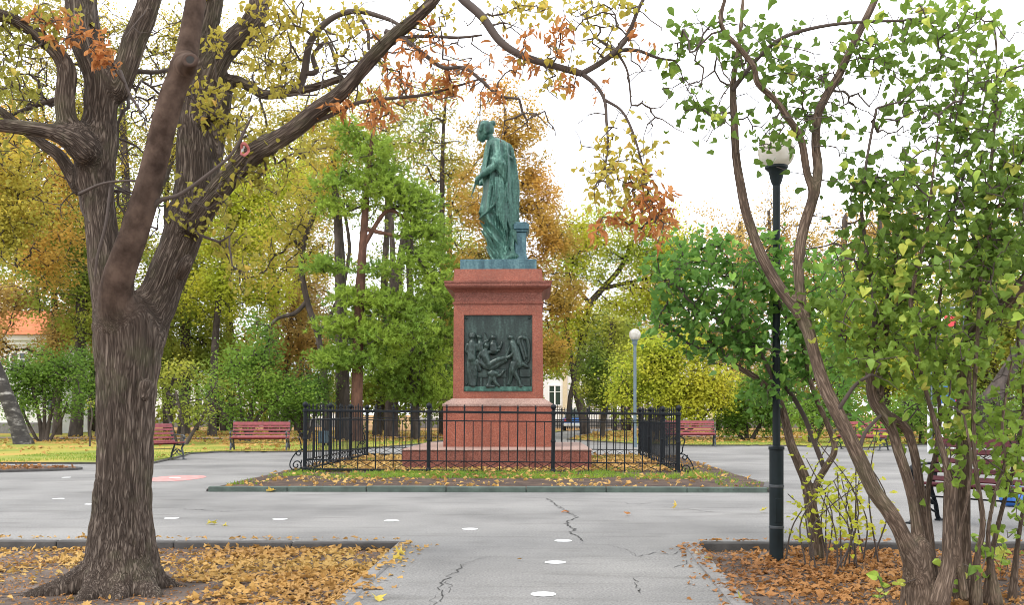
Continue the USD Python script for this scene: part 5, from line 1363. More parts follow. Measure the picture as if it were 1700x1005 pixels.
# over-hanging branches (too thin for the bark surface) drawn as polylines
over = [
    [(700, -30, 8, -.46), (742, -40, 7, -.5), (765, -5, 7, -.55), (800, 27, 7, -.6), (828, 66, 6.5, -.62), (858, 88, 6, -.64), (895, 102, 5.8, -.66), (930, 112, 5.5, -.68), (966, 122, 5.5, -.7)],
    [(966, 122, 5, -.7), (1000, 102, 4.6, -.7), (1034, 72, 4.4, -.72), (1048, 45, 3.6, -.74), (1062, 10, 3, -.76), (1085, -30, 2.5, -.8)],
    [(1004, 100, 4, -.7), (1030, 84, 3.5, -.66), (1060, 84, 3, -.62), (1092, 96, 2.4, -.58), (1120, 100, 1.6, -.55)],
    [(966, 122, 4, -.7), (990, 142, 3.2, -.72), (1004, 168, 2.8, -.74), (1007, 205, 2.4, -.76), (1009, 240, 2.2, -.78), (1003, 280, 1.8, -.8), (985, 315, 1.4, -.8)],
    [(1005, 166, 2.6, -.74), (1032, 184, 2.2, -.76), (1050, 218, 2, -.78), (1064, 265, 1.9, -.8), (1074, 310, 1.6, -.82), (1088, 355, 1.2, -.84)],
    [(1026, 88, 2.2, -.68), (1042, 120, 1.8, -.7), (1048, 175, 1.4, -.7)], [(640, 52, 5, -.38), (672, 66, 4.2, -.42), (704, 90, 3.8, -.46), (736, 112, 3.4, -.5), (770, 112, 3, -.54), (800, 134, 2.8, -.56), (828, 158, 2.4, -.58), (862, 164, 2, -.6)],
    [(500, 206, 5, -.2), (540, 195, 4, -.22), (590, 172, 3.4, -.26), (640, 164, 3, -.3), (700, 158, 2.6, -.34), (748, 146, 2.2, -.38), (800, 130, 1.8, -.42)],
    [(494, 152, 7, .4), (505, 122, 6.5, .38), (516, 68, 6, .36), (548, 32, 5.2, .34), (590, 18, 4.6, .3), (640, 30, 3.6, .26), (665, 42, 2.6, .2)],
    [(505, 122, 4.6, .38), (525, 118, 5, .36), (520, 92, 3.6, .34), (545, 70, 3, .3), (562, 118, 2.6, .28), (575, 122, 1.8, .26)], [(592, 18, 3.6, .3), (610, 50, 3.2, .3), (612, 82, 2.4, .28)],
    [(248, 345, 7, -.45), (268, 332, 4, -.48), (300, 322, 3.4, -.5), (345, 290, 3, -.52), (385, 255, 2.6, -.54), (412, 205, 2, -.55), (420, 190, 1.4, -.56)],
    [(132, 322, 3, -.2), (170, 305, 2.2, -.42), (215, 300, 1.8, -.5), (255, 302, 1.2, -.5)], [(184, 305, 2.6, -.42), (176, 370, 2.6, -.46), (162, 425, 2.4, -.45), (158, 460, 2, -.42)], [(132, 325, 2, -.2), (136, 350, 1.8, -.22), (148, 370, 1.4, -.22)],
    [(200, 118, 3, -.1), (215, 155, 2.4, -.25), (235, 188, 1.8, -.3)],
    [(640, 70, 4, -.38), (690, 60, 3, -.4), (760, 62, 2.4, -.42), (800, 58, 1.8, -.44)], [(110, 160, 5, .2), (60, 175, 4, .3), (20, 190, 3, .35), (-20, 200, 2.4, .4)], [(150, 110, 6, .3), (250, 120, 4, .5), (300, 118, 3, .6), (360, 170, 2, .7)],
]
OV = [limb_px(r, DT, 5) for r in over]
part(big, "limb", cat_mesh([tube(L[:, :3], L[:, 3], 8) for L in OV]), M["twig"], smooth=True)

def blob_points(blobs, D, r, shape=2.0):
    """blobs: (px, py, rx px, ry px, count, depth offset, depth half-thickness m)"""
    pts, who = [], []
    for i, b in enumerate(blobs):
        cx_, cy_, rx_, ry_, n, dy, dz = b
        u = r.normal(size=(n, 3)); u /= np.linalg.norm(u, axis=1, keepdims=True); u *= r.random((n, 1)) ** (1 / shape)
        for k in range(n):
            pts.append(P(cx_ + u[k, 0] * rx_, cy_ + u[k, 1] * ry_, D + dy + u[k, 2] * dz)); who.append(i)
    return np.array(pts), np.array(who)

def leafy(tree, blobs, D, limbs, seed, kind, mk, per, size, spread, droop, nsingle, step=.16, r_tip=.0024, twig="twig", fam=None, lo=.25, curl=.5, bend=.4, part_name="foliage", mult=1.0):
    r = np.random.default_rng(seed)
    blobs = [(*b[:4], int(b[4] * mult), *b[5:]) for b in blobs]
    att, who = blob_points(blobs, D, r)
    nn, nr = nodes_of(limbs, lo)
    p0, p1, r0, r1, td = grow(nn, nr, att, r, step, r_tip, bend=bend)
    part(tree, "twigs", segs_mesh(p0, p1, np.maximum(r0, r_tip), np.maximum(r1, r_tip * .8), 5), M[twig], kind="stuff")
    k = r.poisson(per, len(att)) + 1
    idx = np.repeat(np.arange(len(att)), k)
    pos = att[idx] - td[idx] * (r.random((len(idx), 1)) * spread * 1.6) + r.normal(size=(len(idx), 3)) * spread * .32
    ax = r.normal(size=(len(idx), 3)) + td[idx] * .6
    ax[:, 2] -= droop
    sz = size * r.uniform(.55, 1.25, len(idx))
    facing = np.array([0, -.35, .35])
    score = np.abs((pos[:, 0] * F_PX / pos[:, 1] + CX) - 850) + r.random(len(idx)) * 250
    inside = (np.abs(pos[:, 0] * F_PX / pos[:, 1]) < 845) & (HY - (pos[:, 2] - CAM_H) * F_PX / pos[:, 1] > 0)
    big_on_picture = np.where(inside, sz / pos[:, 1], 0) + r.random(len(idx)) * .0015
    sing = np.argsort(-big_on_picture)[:nsingle]
    mask = np.ones(len(idx), bool); mask[sing] = False
    part(tree, part_name, leaves(kind, pos[mask], ax[mask], sz[mask], r, curl=curl, roll=.9, flat=facing), LM[mk], kind="stuff")
    for i in sing:
        part(tree, "leaf", leaves(kind, pos[i:i + 1], ax[i:i + 1], sz[i:i + 1], r, curl=curl, roll=.9, flat=facing), LM[mk + "_single"])

all_big = LT[1:16] + OV
leafy(big, [(25, 60, 70, 60, 26, -.1, .5), (20, 140, 70, 60, 28, .0, .5), (60, 20, 90, 30, 22, 0, .5), (400, 205, 60, 80, 34, .1, .5), (345, 170, 40, 60, 14, -.2, .4), (450, 110, 60, 90, 36, .2, .5), (470, 30, 70, 40, 26, .3, .5), (430, 290, 60, 50, 24, -.1, .4), (500, 260, 60, 50, 14, -.1, .4), (350, 330, 60, 50, 26, .1, .5),
            (310, 350, 40, 40, 10, .0, .3), (540, 60, 60, 60, 14, .2, .5), (590, 40, 80, 50, 14, .1, .5), (620, 120, 60, 50, 6, .1, .4), (380, 400, 30, 60, 12, 0, .3), (400, 460, 22, 40, 10, -.1, .3), (700, 30, 60, 50, 8, -.3, .4), (890, 130, 60, 40, 7, -.6, .4), (990, 15, 70, 30, 12, -.7, .4), (1000, 60, 60, 40, 8, -.7, .4), (340, 60, 50, 60, 10, .2, .5),
            (1000, 290, 40, 60, 12, -.8, .3), (1060, 250, 50, 60, 12, -.8, .3), (1040, 310, 70, 60, 22, -.8, .3), (870, 15, 90, 22, 10, -.6, .4), (300, -60, 260, 60, 40, .2, .9), (0, 250, 60, 60, 14, .1, .5)],
      DT, all_big, 101, "ovate", "near_yellow", 3.8, .054, .12, .75, 150, mult=1.5, curl=.9)
leafy(big, [(150, 55, 60, 50, 22, -.3, .3), (100, 35, 60, 40, 12, -.3, .3), (160, 100, 40, 20, 10, -.4, .2), (560, 180, 60, 30, 12, -.25, .3), (620, 170, 80, 30, 20, -.3, .3), (600, 200, 60, 30, 10, -.3, .3), (690, 120, 70, 40, 18, -.4, .4), (740, 125, 60, 50, 20, -.45, .4), (820, 120, 60, 40, 14, -.55, .4), (800, 150, 60, 30, 10, -.55, .4), (880, 85, 60, 40, 10, -.6, .4), (700, 60, 80, 40, 14, -.4, .4), (960, 145, 60, 30, 8, -.7, .3),
            (1075, 330, 60, 60, 22, -.82, .3), (1090, 375, 50, 40, 18, -.84, .3), (1110, 345, 40, 40, 12, -.84, .3), (1020, 370, 40, 40, 8, -.8, .3), (940, 40, 60, 40, 8, -.7, .4), (1060, 60, 40, 50, 8, -.7, .4), (660, 150, 100, 50, 12, -.3, .4)],
      DT, all_big, 102, "lance", "near_orange", 4.6, .072, .07, .55, 130, part_name="orange_foliage", curl=1.0, mult=.85)
# bare fine twigs behind the forks
r_ = np.random.default_rng(103)
att, _ = blob_points([(240, 190, 110, 110, 110, .7, .6), (60, 130, 110, 110, 110, .4, .6), (220, 330, 60, 100, 60, .5, .4), (560, 120, 120, 100, 40, .1, .5), (900, 190, 130, 80, 34, -.6, .4), (1080, 180, 70, 110, 26, -.7, .4), (400, 240, 60, 80, 26, .2, .4), (760, 70, 160, 70, 50, -.5, .4), (640, 110, 160, 90, 60, -.2, .5), (1000, 60, 120, 60, 40, -.7, .4), (480, 100, 90, 90, 40, .2, .5), (220, 60, 160, 70, 60, .5, .6), (130, 300, 90, 90, 26, .5, .4)], DT, r_)
nn, nr = nodes_of(all_big, .2)
p0, p1, a0, a1, td = grow(nn, nr, att, r_, .14, .0028, bend=.55)
part(big, "bare_twigs", segs_mesh(p0, p1, np.maximum(a0, .0026), np.maximum(a1, .0022), 4), M["twig"], kind="stuff")

# ------------------------------------------------------------------ the lilac on the right
DL = 6.75
lilac_limbs = [
    [(1530, 1060, 46, -.05), (1530, 990, 40, -.05), (1528, 945, 34, -.05), (1524, 915, 28, -.04)],
    [(1526, 960, 24, -.1), (1500, 893, 17, -.12), (1476, 850, 16, -.14), (1451, 815, 15.5, -.15), (1428, 765, 15, -.15), (1408, 722, 15, -.15), (1388, 682, 14.5, -.14), (1368, 640, 13.5, -.12), (1352, 588, 12, -.1), (1342, 550, 13, -.08), (1330, 522, 13, -.05)],
    [(1330, 522, 12, -.05), (1308, 496, 12, -.02), (1284, 462, 11.5, .0), (1264, 424, 11, .02), (1250, 388, 10, .04), (1238, 350, 10, .06), (1230, 310, 9.5, .08), (1222, 260, 8.5, .1), (1219, 200, 8, .12), (1217, 140, 6.5, .14), (1226, 80, 5, .16), (1232, 20, 4, .2), (1236, -60, 3, .25)],
    [(1336, 540, 10, -.06), (1328, 480, 10.5, -.04), (1326, 430, 11, -.02), (1334, 380, 11, .0), (1348, 335, 11, .02), (1358, 285, 10, .04), (1354, 240, 9, .06), (1358, 190, 9, .08), (1374, 155, 9, .1), (1394, 122, 8.5, .12), (1412, 82, 8, .14), (1432, 42, 7.5, .16), (1454, -4, 7, .18), (1480, -70, 5, .2)],
    [(1352, 320, 8, .02), (1340, 288, 8, .0), (1330, 232, 7.5, -.02), (1310, 198, 7, -.04), (1286, 165, 6.5, -.06), (1258, 138, 6.5, -.08), (1252, 112, 6, -.1), (1228, 80, 6, -.12), (1205, 56, 5.5, -.14), (1196, 30, 5, -.15), (1206, -10, 4, -.16)],
    [(1216, 150, 5, .12), (1232, 128, 5, .1), (1262, 92, 4.6, .06), (1300, 62, 4.2, .02), (1360, 44, 3.8, .0), (1430, 36, 3.2, -.02), (1500, 34, 2.6, -.04)],
    [(1532, 950, 22, .02), (1520, 860, 11, .0), (1508, 800, 10.5, -.01), (1492, 751, 10.5, -.02), (1480, 712, 10, -.02), (1466, 690, 11, -.03), (1450, 664, 11.5, -.03), (1444, 625, 9, -.02), (1446, 580, 8.5, .0), (1452, 545, 8, .02), (1470, 525, 6, .04), (1490, 505, 5, .06), (1510, 480, 4.5, .1)],
    [(1540, 945, 18, .1), (1536, 880, 10, .1), (1526, 800, 9.5, .08), (1516, 745, 9, .06), (1504, 712, 9.5, .03), (1482, 694, 9.5, .0), (1464, 676, 8, -.02), (1462, 620, 7, .06), (1470, 560, 6.5, .1), (1474, 500, 6, .12), (1486, 440, 5, .14), (1500, 380, 4, .16), (1520, 320, 3, .18)],
    [(1452, 560, 5, .02), (1450, 500, 4.5, -.02), (1440, 420, 4, -.04), (1430, 340, 3.6, -.06), (1440, 260, 3, -.08), (1455, 180, 2.6, -.1)],
    [(1602, 1000, 26, .35), (1600, 940, 17, .33), (1598, 880, 15.5, .32), (1598, 800, 15, .32), (1600, 730, 15, .32), (1600, 660, 14.5, .3), (1602, 600, 14, .28), (1610, 570, 14, .26), (1630, 540, 14.5, .22), (1655, 518, 14.5, .18), (1684, 490, 14, .12), (1720, 440, 12, .05), (1760, 380, 10, .0), (1790, 300, 8, -.05)],
    [(1604, 590, 9, .28), (1606, 530, 6.5, .3), (1614, 470, 6, .32), (1622, 400, 5.5, .34), (1640, 320, 5, .36), (1650, 220, 4, .38), (1655, 120, 3, .4), (1650, 20, 2.5, .4)],
    [(1560, 1000, 20, -.25), (1574, 940, 15, -.2), (1576, 880, 14, -.16), (1578, 830, 14, -.14), (1579, 805, 13, -.14)],
    [(1578, 810, 10, -.14), (1568, 760, 6.5, -.16), (1556, 716, 6, -.18), (1540, 660, 5, -.2), (1524, 600, 5, -.22), (1518, 540, 4.5, -.24), (1512, 500, 4.5, -.24), (1524, 440, 4, -.24), (1540, 380, 3.6, -.24), (1548, 300, 3, -.25), (1560, 200, 2.4, -.26)],
    [(1550, 990, 14, .2), (1545, 900, 8, .22), (1540, 820, 6, .24), (1556, 740, 5, .26), (1560, 680, 4.4, .28), (1552, 600, 4, .3), (1556, 520, 3.6, .3), (1570, 440, 3, .3), (1580, 350, 2.6, .3)],
    [(1620, 1000, 14, -.1), (1622, 930, 7, -.12), (1632, 870, 6, -.14), (1620, 780, 5, -.16), (1616, 700, 4.6, -.16), (1620, 600, 4.5, -.16), (1625, 520, 4.4, -.16), (1630, 440, 4, -.15), (1650, 360, 3.4, -.1), (1690, 280, 3, -.05), (1730, 200, 2.4, 0)],
    [(1640, 1000, 12, .1), (1645, 930, 6, .12), (1660, 860, 5, .14), (1676, 800, 4.6, .16), (1690, 740, 4.2, .18), (1700, 660, 4, .2), (1690, 560, 3.6, .22), (1700, 460, 3, .24), (1730, 340, 2.4, .26)],
    [(1655, 1000, 12, -.1), (1640, 900, 5, -.08), (1652, 820, 4.4, -.06), (1668, 770, 4, -.04), (1664, 700, 3.4, -.02), (1680, 600, 3, 0)], [(1600, 990, 10, -.2), (1592, 900, 5, -.24), (1606, 830, 4, -.26), (1612, 760, 3.4, -.26), (1600, 690, 3, -.26)],
    [(1680, 1000, 10, .3), (1690, 900, 5, .32), (1706, 800, 4, .34), (1720, 680, 3.4, .36), (1715, 560, 3, .36)],
    [(1386, 690, 6, -.14), (1400, 668, 4.5, -.2), (1420, 640, 4, -.25), (1446, 622, 3.5, -.3)], [(1424, 760, 5, -.15), (1436, 720, 4, -.1), (1462, 690, 3.5, -.06)],
    [(1500, 495, 5, .1), (1530, 470, 4, .14), (1560, 400, 3.4, .18), (1590, 320, 3, .22), (1620, 230, 2.4, .26), (1640, 140, 2, .3)],
]
lil = thing("lilac_bush", "tall many stemmed lilac with green heart shaped leaves at the right edge", "bush", (*P(1560, 1000, DL)[:2], 0))
LL = [limb_px(r, DL, k=.8) for r in lilac_limbs]
thick = [L for L in LL if L[:, 3].max() > .024]
mesh, gr = wood(thick, .0115, .03, (1.15, 6.1, -.25), (3.75, 7.4, 4.2), rough=.006, freq=(46, 5), seed=15)
part(lil, "stems", mesh, M["bark_lilac"], smooth=True, vec=gr)
thin = [L for L in LL if L[:, 3].max() <= .024]
part(lil, "thin_stems", cat_mesh([tube(L[:, :3], L[:, 3], 7) for L in thin]), M["twig"], smooth=True)
leafy(lil, [(1640, 120, 110, 110, 64, .0, .5), (1530, 170, 80, 90, 30, .0, .5), (1630, 300, 110, 110, 80, -.1, .6), (1500, 320, 110, 80, 52, -.1, .5), (1430, 300, 60, 60, 14, 0, .4), (1580, 430, 120, 100, 92, 0, .6), (1460, 430, 90, 80, 46, 0, .5), (1670, 430, 70, 110, 50, 0, .5), (1500, 560, 110, 80, 44, .1, .5), (1620, 590, 110, 70, 56, .1, .6), (1660, 700, 80, 80, 40, .2, .5),
            (1450, 80, 90, 60, 22, .1, .5), (1330, 120, 70, 90, 18, .1, .4), (1360, 215, 60, 60, 14, .1, .4), (1240, 90, 70, 70, 18, .1, .4), (1150, 60, 60, 50, 9, .1, .4), (1120, 110, 40, 60, 9, .1, .3), (1130, 170, 40, 40, 6, .1, .3), (1200, 200, 60, 60, 8, .1, .3), (1300, 200, 50, 50, 9, .1, .3), (1390, 500, 60, 70, 20, .0, .4), (1560, 30, 110, 30, 24, .0, .5), (1720, 250, 60, 160, 40, .1, .6), (1285, 235, 40, 40, 9, -.1, .2), (1420, 560, 70, 60, 22, -.1, .4), (1500, 620, 80, 60, 30, -.1, .5), (1440, 490, 70, 60, 24, -.1, .5), (1560, 540, 70, 60, 30, -.1, .5), (1600, 760, 50, 50, 10, .0, .4), (1680, 770, 40, 50, 14, .1, .4), (1560, 690, 50, 50, 12, .0, .4), (1690, 850, 40, 70, 8, .1, .3), (1640, 940, 60, 40, 4, -.1, .3)],
      DL, LL[1:], 111, "heart", "lilac", 3.6, .066, .17, .3, 300, step=.16, lo=.35, curl=.8, mult=1.15)

r_ = np.random.default_rng(113)
att, _ = blob_points([(1300, 150, 130, 150, 70, .1, .5), (1450, 180, 120, 160, 90, .1, .5), (1600, 250, 120, 200, 120, .1, .6), (1180, 130, 80, 120, 30, .1, .4), (1600, 650, 120, 150, 70, .1, .5), (1400, 420, 90, 120, 40, .1, .4)], DL, r_)
nn, nr = nodes_of(LL[1:], .3)
p0, p1, a0, a1, td = grow(nn, nr, att, r_, .14, .0024, bend=.5)
part(lil, "bare_twigs", segs_mesh(p0, p1, np.maximum(a0, .0024), np.maximum(a1, .0020), 4), M["twig"], kind="stuff")

# the smaller lilac behind it, with the leafy spread to the left
DS = 8.9
small_limbs = [
    [(1356, 930, 13), (1354, 890, 11), (1350, 860, 10), (1345, 835, 9.5), (1338, 800, 8.5), (1326, 770, 8), (1313, 738, 7.5), (1304, 700, 7), (1292, 665, 6.5), (1270, 640, 5.5), (1246, 622, 5), (1222, 608, 4), (1190, 580, 3.4), (1165, 555, 2.6)],
    [(1346, 840, 7), (1358, 800, 6), (1372, 775, 5.6), (1386, 745, 5), (1372, 700, 4.6), (1354, 660, 4.2), (1340, 610, 3.8), (1330, 550, 3), (1320, 480, 2.4)], [(1370, 782, 4.4, .05), (1352, 735, 4.4, .08), (1334, 690, 4, .1), (1310, 650, 4, .12), (1280, 615, 3.6, .14), (1250, 570, 3, .16), (1230, 510, 2.6, .16), (1215, 450, 2, .16)],
    [(1296, 670, 4, 0), (1270, 600, 3.4, -.1), (1240, 560, 3, -.14), (1190, 530, 2.6, -.16), (1150, 505, 2.2, -.18), (1120, 470, 1.8, -.2)], [(1330, 560, 3, 0), (1300, 520, 2.6, -.1), (1280, 460, 2.2, -.15), (1260, 420, 1.8, -.15)], [(1190, 580, 2.6, 0), (1150, 575, 2.2, .05), (1110, 540, 2, .1), (1085, 500, 1.6, .12)],
]
sm = thing("lilac_bush", "smaller lilac with a slim crooked stem and leafy spread beside the near lamp post", "bush", (*P(1356, 915, DS)[:2], 0))
SMl = [limb_px(r, DS) for r in small_limbs]
mesh, gr = wood(SMl[:2], .010, .025, (1.5, 8.6, -.2), (3.2, 9.2, 2.6), rough=.006, freq=(46, 5), seed=16)
part(sm, "stems", mesh, M["bark_lilac"], smooth=True, vec=gr)
part(sm, "thin_stems", cat_mesh([tube(L[:, :3], L[:, 3], 7) for L in SMl[2:]]), M["twig"], smooth=True)
leafy(sm, [(1200, 455, 90, 70, 58, 0, .6), (1150, 420, 70, 50, 24, .1, .5), (1110, 455, 50, 60, 20, .1, .5), (1300, 440, 90, 70, 46, 0, .6), (1240, 520, 110, 60, 62, 0, .6), (1150, 520, 80, 50, 32, 0, .5), (1330, 540, 80, 80, 46, 0, .5), (1230, 580, 100, 50, 40, 0, .5), (1380, 470, 70, 80, 30, .2, .5), (1320, 630, 70, 50, 22, .1, .4), (1270, 655, 50, 30, 12, 0, .3), (1400, 590, 70, 70, 24, .3, .5), (1100, 520, 50, 30, 8, 0, .3), (1420, 680, 60, 60, 16, .4, .4)],
      DS, SMl, 121, "heart", "lilac_fresh", 4.2, .070, .17, .3, 200, step=.18, lo=.35, curl=.6, mult=1.4)
# young shoots at its foot
for i, (cx_, n, lab) in enumerate([(1410, 13, "leafy young shoots between the small lilac and the big stems"), (1250 + 90, 7, "thin leafy shoots at the foot of the near lamp post, right side")]):
    r = np.random.default_rng(130 + i)
    t = thing("shoots", lab, "shrub", (*P(cx_, 915, 8.6)[:2], 0))
    lines = []
    for k in range(n):
        x = cx_ + r.normal() * 34; y1 = r.uniform(700, 830); D = 8.6 + r.normal() * .25
        yb = HY + CAM_H * F_PX / D + 10
        lines.append(limb_px([(x, yb, 1.6), (x + r.normal() * 14, (yb + y1) / 2, 1.2), (x + r.normal() * 34, y1, .8)], D, 5))
    part(t, "stems", cat_mesh([tube(L[:, :3], L[:, 3], 5) for L in lines]), M["twig"], smooth=True)
    pts = np.vstack([L[3:, :3] for L in lines]); pts = np.repeat(pts, 3, 0)
    ax = r.normal(size=pts.shape); ax[:, 2] *= .4
    pos = pts + ax * .03 + r.normal(size=pts.shape) * .02
    part(t, "foliage", leaves("heart", pos, ax, .05 * r.uniform(.5, 1.3, len(pos)), r, curl=.3, roll=.8), LM["yellowgreen"], kind="stuff")
for i, (x, y, n, lab) in enumerate([(1585, 990, 9, "single bright green lilac sucker at the foot of the big stems"), (1475, 1000, 10, "low green suckers left of the big lilac base"), (1660, 950, 16, "low yellow green suckers among the leaves at the right edge")]):
    r = np.random.default_rng(140 + i)
    c = G(x, y); c[1] = max(c[1], 6.45)
    t = thing("sucker", lab, "shrub", (c[0], c[1], -.06))
    st_ = [np.column_stack([spline([(c[0], c[1], -.08), (c[0] + r.normal() * .05, c[1], .06), (c[0] + r.normal() * .1, c[1] + r.normal() * .08, r.uniform(.12, .28))], 4)]) for _ in range(3)]
    part(t, "stems", cat_mesh([tube(s, .003, 5) for s in st_]), M["twig"])
    pts = np.vstack([s[3:] for s in st_]); pts = pts[r.integers(0, len(pts), n)]
    ax = r.normal(size=pts.shape); ax[:, 2] = abs(ax[:, 2]) * .3
    for k in range(n):
        part(t, "leaf", leaves("heart", pts[k:k + 1], ax[k:k + 1], [.075 * r.uniform(.7, 1.2)], r, curl=.3, roll=.5, flat=(0, -.6, .2)), LM["lilac_single"])
# ------------------------------------------------------------------ trees and shrubs beyond the plaza
def far_tree(name, label, cat, D, trunks, blobs, bark, lf, per, lsize, sig, seed, group=None, limbs=(), gap=.43, thick=.75, kind="diamond", droop=.2, r_tip=.012, twig="twig_far", step=.5, density=1.75):
    """trunks, limbs: pixel polylines (px, py, r px[, depth offset]); blobs: (px, py, rx px, ry px, twig count[, depth offset m])"""
    r = np.random.default_rng(seed)
    if cat == "shrub":
        density, gap, sig, lsize = 1.25, max(gap + .11, .42), sig * 1.25, lsize * .92
    base = P(trunks[0][0][0], trunks[0][0][1], D)
    t = thing(name, label, cat, (base[0], base[1], 0), 0, group)
    TL = [limb_px(q, D, 5) for q in trunks]
    ms = []
    for L in TL:
        L[0, 2] = min(L[0, 2], -.1) if L is TL[0] else L[0, 2]
        v, f = tube(L[:, :3], L[:, 3], 14)
        c = np.repeat(L[:, :3], 14, 0); c = np.vstack([c, L[0, :3], L[-1, :3]])
        w = np.repeat(L[:, 3], 14); w = np.hstack([w, L[0, 3], L[-1, 3]])
        d = v - c
        v = c + d * (1 + .22 * (meshkit.fbm(v * np.array([5, 5, 1.5]) / max(w.mean() * 6, .3), 3, seed) - .5))[:, None]
        ms.append((v, f))
    part(t, "trunk", ms[0], M[bark], smooth=True)
    for m in ms[1:]:
        part(t, "limb", m, M[bark], smooth=True)
    LLm = [limb_px(q, D, 5) for q in limbs]
    for L in LLm:
        part(t, "limb", tube(L[:, :3], L[:, 3], 8), M[bark], smooth=True)
    att = []
    for b in blobs:
        n = int(b[4] * density); dy = b[5] if len(b) > 5 else 0
        m_ = n * 3
        u = r.normal(size=(m_, 3)); u /= np.linalg.norm(u, axis=1, keepdims=True); dn_ = meshkit.noise(u * 2.2 + b[0] * .37 + b[1] * .11, seed); u *= r.random((m_, 1)) ** (1 / 1.9) * (.62 + .75 * dn_[:, None])
        dz = min(b[2], b[3] * 1.2) * D / F_PX * thick + .3
        q = np.column_stack([b[0] + u[:, 0] * b[2], b[1] + u[:, 1] * b[3], D + dy + u[:, 2] * dz])
        pw = np.column_stack([(q[:, 0] - CX) * q[:, 2] / F_PX, q[:, 2], CAM_H - (q[:, 1] - HY) * q[:, 2] / F_PX])
        ok = (meshkit.fbm(pw * .9, 3, seed + 3) > gap + .05) & (pw[:, 2] > .15)
        att.append(pw[ok][:n])
    att = np.vstack(att)
    nodes = np.vstack([L[int(len(L) * .3):] for L in TL] + LLm)
    p0, p1, r0, r1, td = grow(nodes[:, :3], nodes[:, 3], att, r, step, r_tip, bend=.35, rise=-.05)
    part(t, "branches", segs_mesh(p0, p1, r0, r1, 4), M[twig], kind="stuff")
    k = r.poisson(per * 1.3, len(att)) + 1
    idx = np.repeat(np.arange(len(att)), k)
    sc3 = np.array([1, 1, .75])
    pos = att[idx] + r.normal(size=(len(idx), 3)) * (sig * .8) * sc3
    if kind == "needles":
        return t, att, td, r
    ax = r.normal(size=(len(idx), 3)); ax[:, 2] = ax[:, 2] * .6 - droop
    keep = pos[:, 2] > .05
    pos, ax = pos[keep], ax[keep]
    part(t, "crown", leaves(kind, pos, ax, 1.02 * lsize * r.uniform(.6, 1.3, len(pos)), r, curl=.3, roll=.8), LM[lf], kind="stuff")
    return t

def pine(label, D, trunks, pads, seed, bark, bare=(), group=None):
    r = np.random.default_rng(seed)
    base = P(trunks[0][0][0], trunks[0][0][1], D)
    t = thing("pine_tree", label, "tree", (base[0], base[1], 0), 0, group)
    TL = [limb_px(q, D, 5) for q in trunks]
    for i, L in enumerate(TL):
        part(t, "trunk" if i == 0 else "limb", tube(L[:, :3], L[:, 3], 12), M[bark], smooth=True)
    att = []
    for b in pads:
        n = int(b[4] * 1.25); dy = b[5] if len(b) > 5 else 0
        u = r.normal(size=(n, 3)); u /= np.linalg.norm(u, axis=1, keepdims=True); u *= r.random((n, 1)) ** (1 / 2.4)
        D_ = D + dy + u[:, 2] * b[2] * D / F_PX * .8
        att.append(np.column_stack([(b[0] + u[:, 0] * b[2] - CX) * D_ / F_PX, D_, CAM_H - (b[1] + u[:, 1] * b[3] + 6 * u[:, 0] ** 2 - HY) * D_ / F_PX]))
    att = np.vstack(att)
    nodes = np.vstack(TL)
    extra = [P(x, y, D + dy) for x, y, dy in bare]
    p0, p1, r0, r1, td = grow(nodes[:, :3], nodes[:, 3], np.vstack([att] + ([np.array(extra)] if extra else [])), r, .45, .010, bend=.3, rise=.06)
    part(t, "branches", segs_mesh(p0, p1, r0, r1, 4), M["twig_far"], kind="stuff")
    td = td[:len(att)]
    # needle tufts: short shoots that carry sprays of needles
    ns, nn = 6, 18
    sh = np.repeat(att, ns, 0) + r.normal(size=(len(att) * ns, 3)) * [.24, .24, .07]
    sd = np.repeat(td, ns, 0) * .6 + r.normal(size=sh.shape) * .5; sd[:, 2] += .45
    sd /= np.linalg.norm(sd, axis=1, keepdims=True)
    o = np.repeat(sh, nn, 0) + np.repeat(sd, nn, 0) * (r.random((len(sh) * nn, 1)) * .22)
    nd = np.repeat(sd, nn, 0) * .8 + r.normal(size=o.shape) * .62
    nd /= np.linalg.norm(nd, axis=1, keepdims=True)
    L_ = .15 * r.uniform(.6, 1.3, (len(o), 1))
    sdv = np.cross(nd, r.normal(size=o.shape)); sdv /= np.linalg.norm(sdv, axis=1, keepdims=True)
    v = np.stack([o - sdv * .024, o + sdv * .024, o + nd * L_], 1)
    # keep one colour per tuft: needles of a shoot share their root point
    part(t, "crown", (v.reshape(-1, 3), np.arange(3 * len(o)).reshape(-1, 3)), LM["pine"], kind="stuff")
    return t

G_MID = "trees beyond the plaza"
# --- left side
far_tree("birch_tree", "leaning birch with patchy white bark at the left edge", "tree", 39.0, [[(40, 742, 17), (34, 725, 13.5), (26, 700, 12.5), (16, 670, 12), (2, 635, 11), (-14, 590, 10), (-26, 520, 9), (-34, 420, 8), (-36, 300, 6)]],
         [(-20, 380, 80, 130, 90), (30, 300, 70, 80, 60), (-60, 250, 80, 100, 40)], "bark_birch", "yellow", 26, .15, .38, 201, G_MID)
far_tree("broadleaf_tree", "straight dark trunked tree behind the green shrub at left", "tree", 51.0, [[(125, 728, 12), (128, 690, 10), (131, 640, 9.5), (134, 560, 9), (136, 470, 8), (140, 380, 6), (150, 300, 4)]],
         [(110, 430, 100, 90, 120), (60, 380, 80, 80, 70), (150, 520, 70, 60, 60), (140, 330, 70, 70, 50)], "bark_dark", "olive", 30, .17, .45, 202, G_MID)
far_tree("broadleaf_tree", "golden orange tree at the upper left behind the big trunk", "tree", 46.0, [[(-70, 734, 13), (-60, 640, 11), (-40, 520, 10), (-10, 400, 8), (20, 300, 6)]],
         [(40, 320, 110, 100, 110), (80, 420, 70, 70, 50), (-20, 240, 100, 80, 60), (100, 270, 60, 70, 36)], "bark_dark", "brown", 26, .15, .42, 203, G_MID)
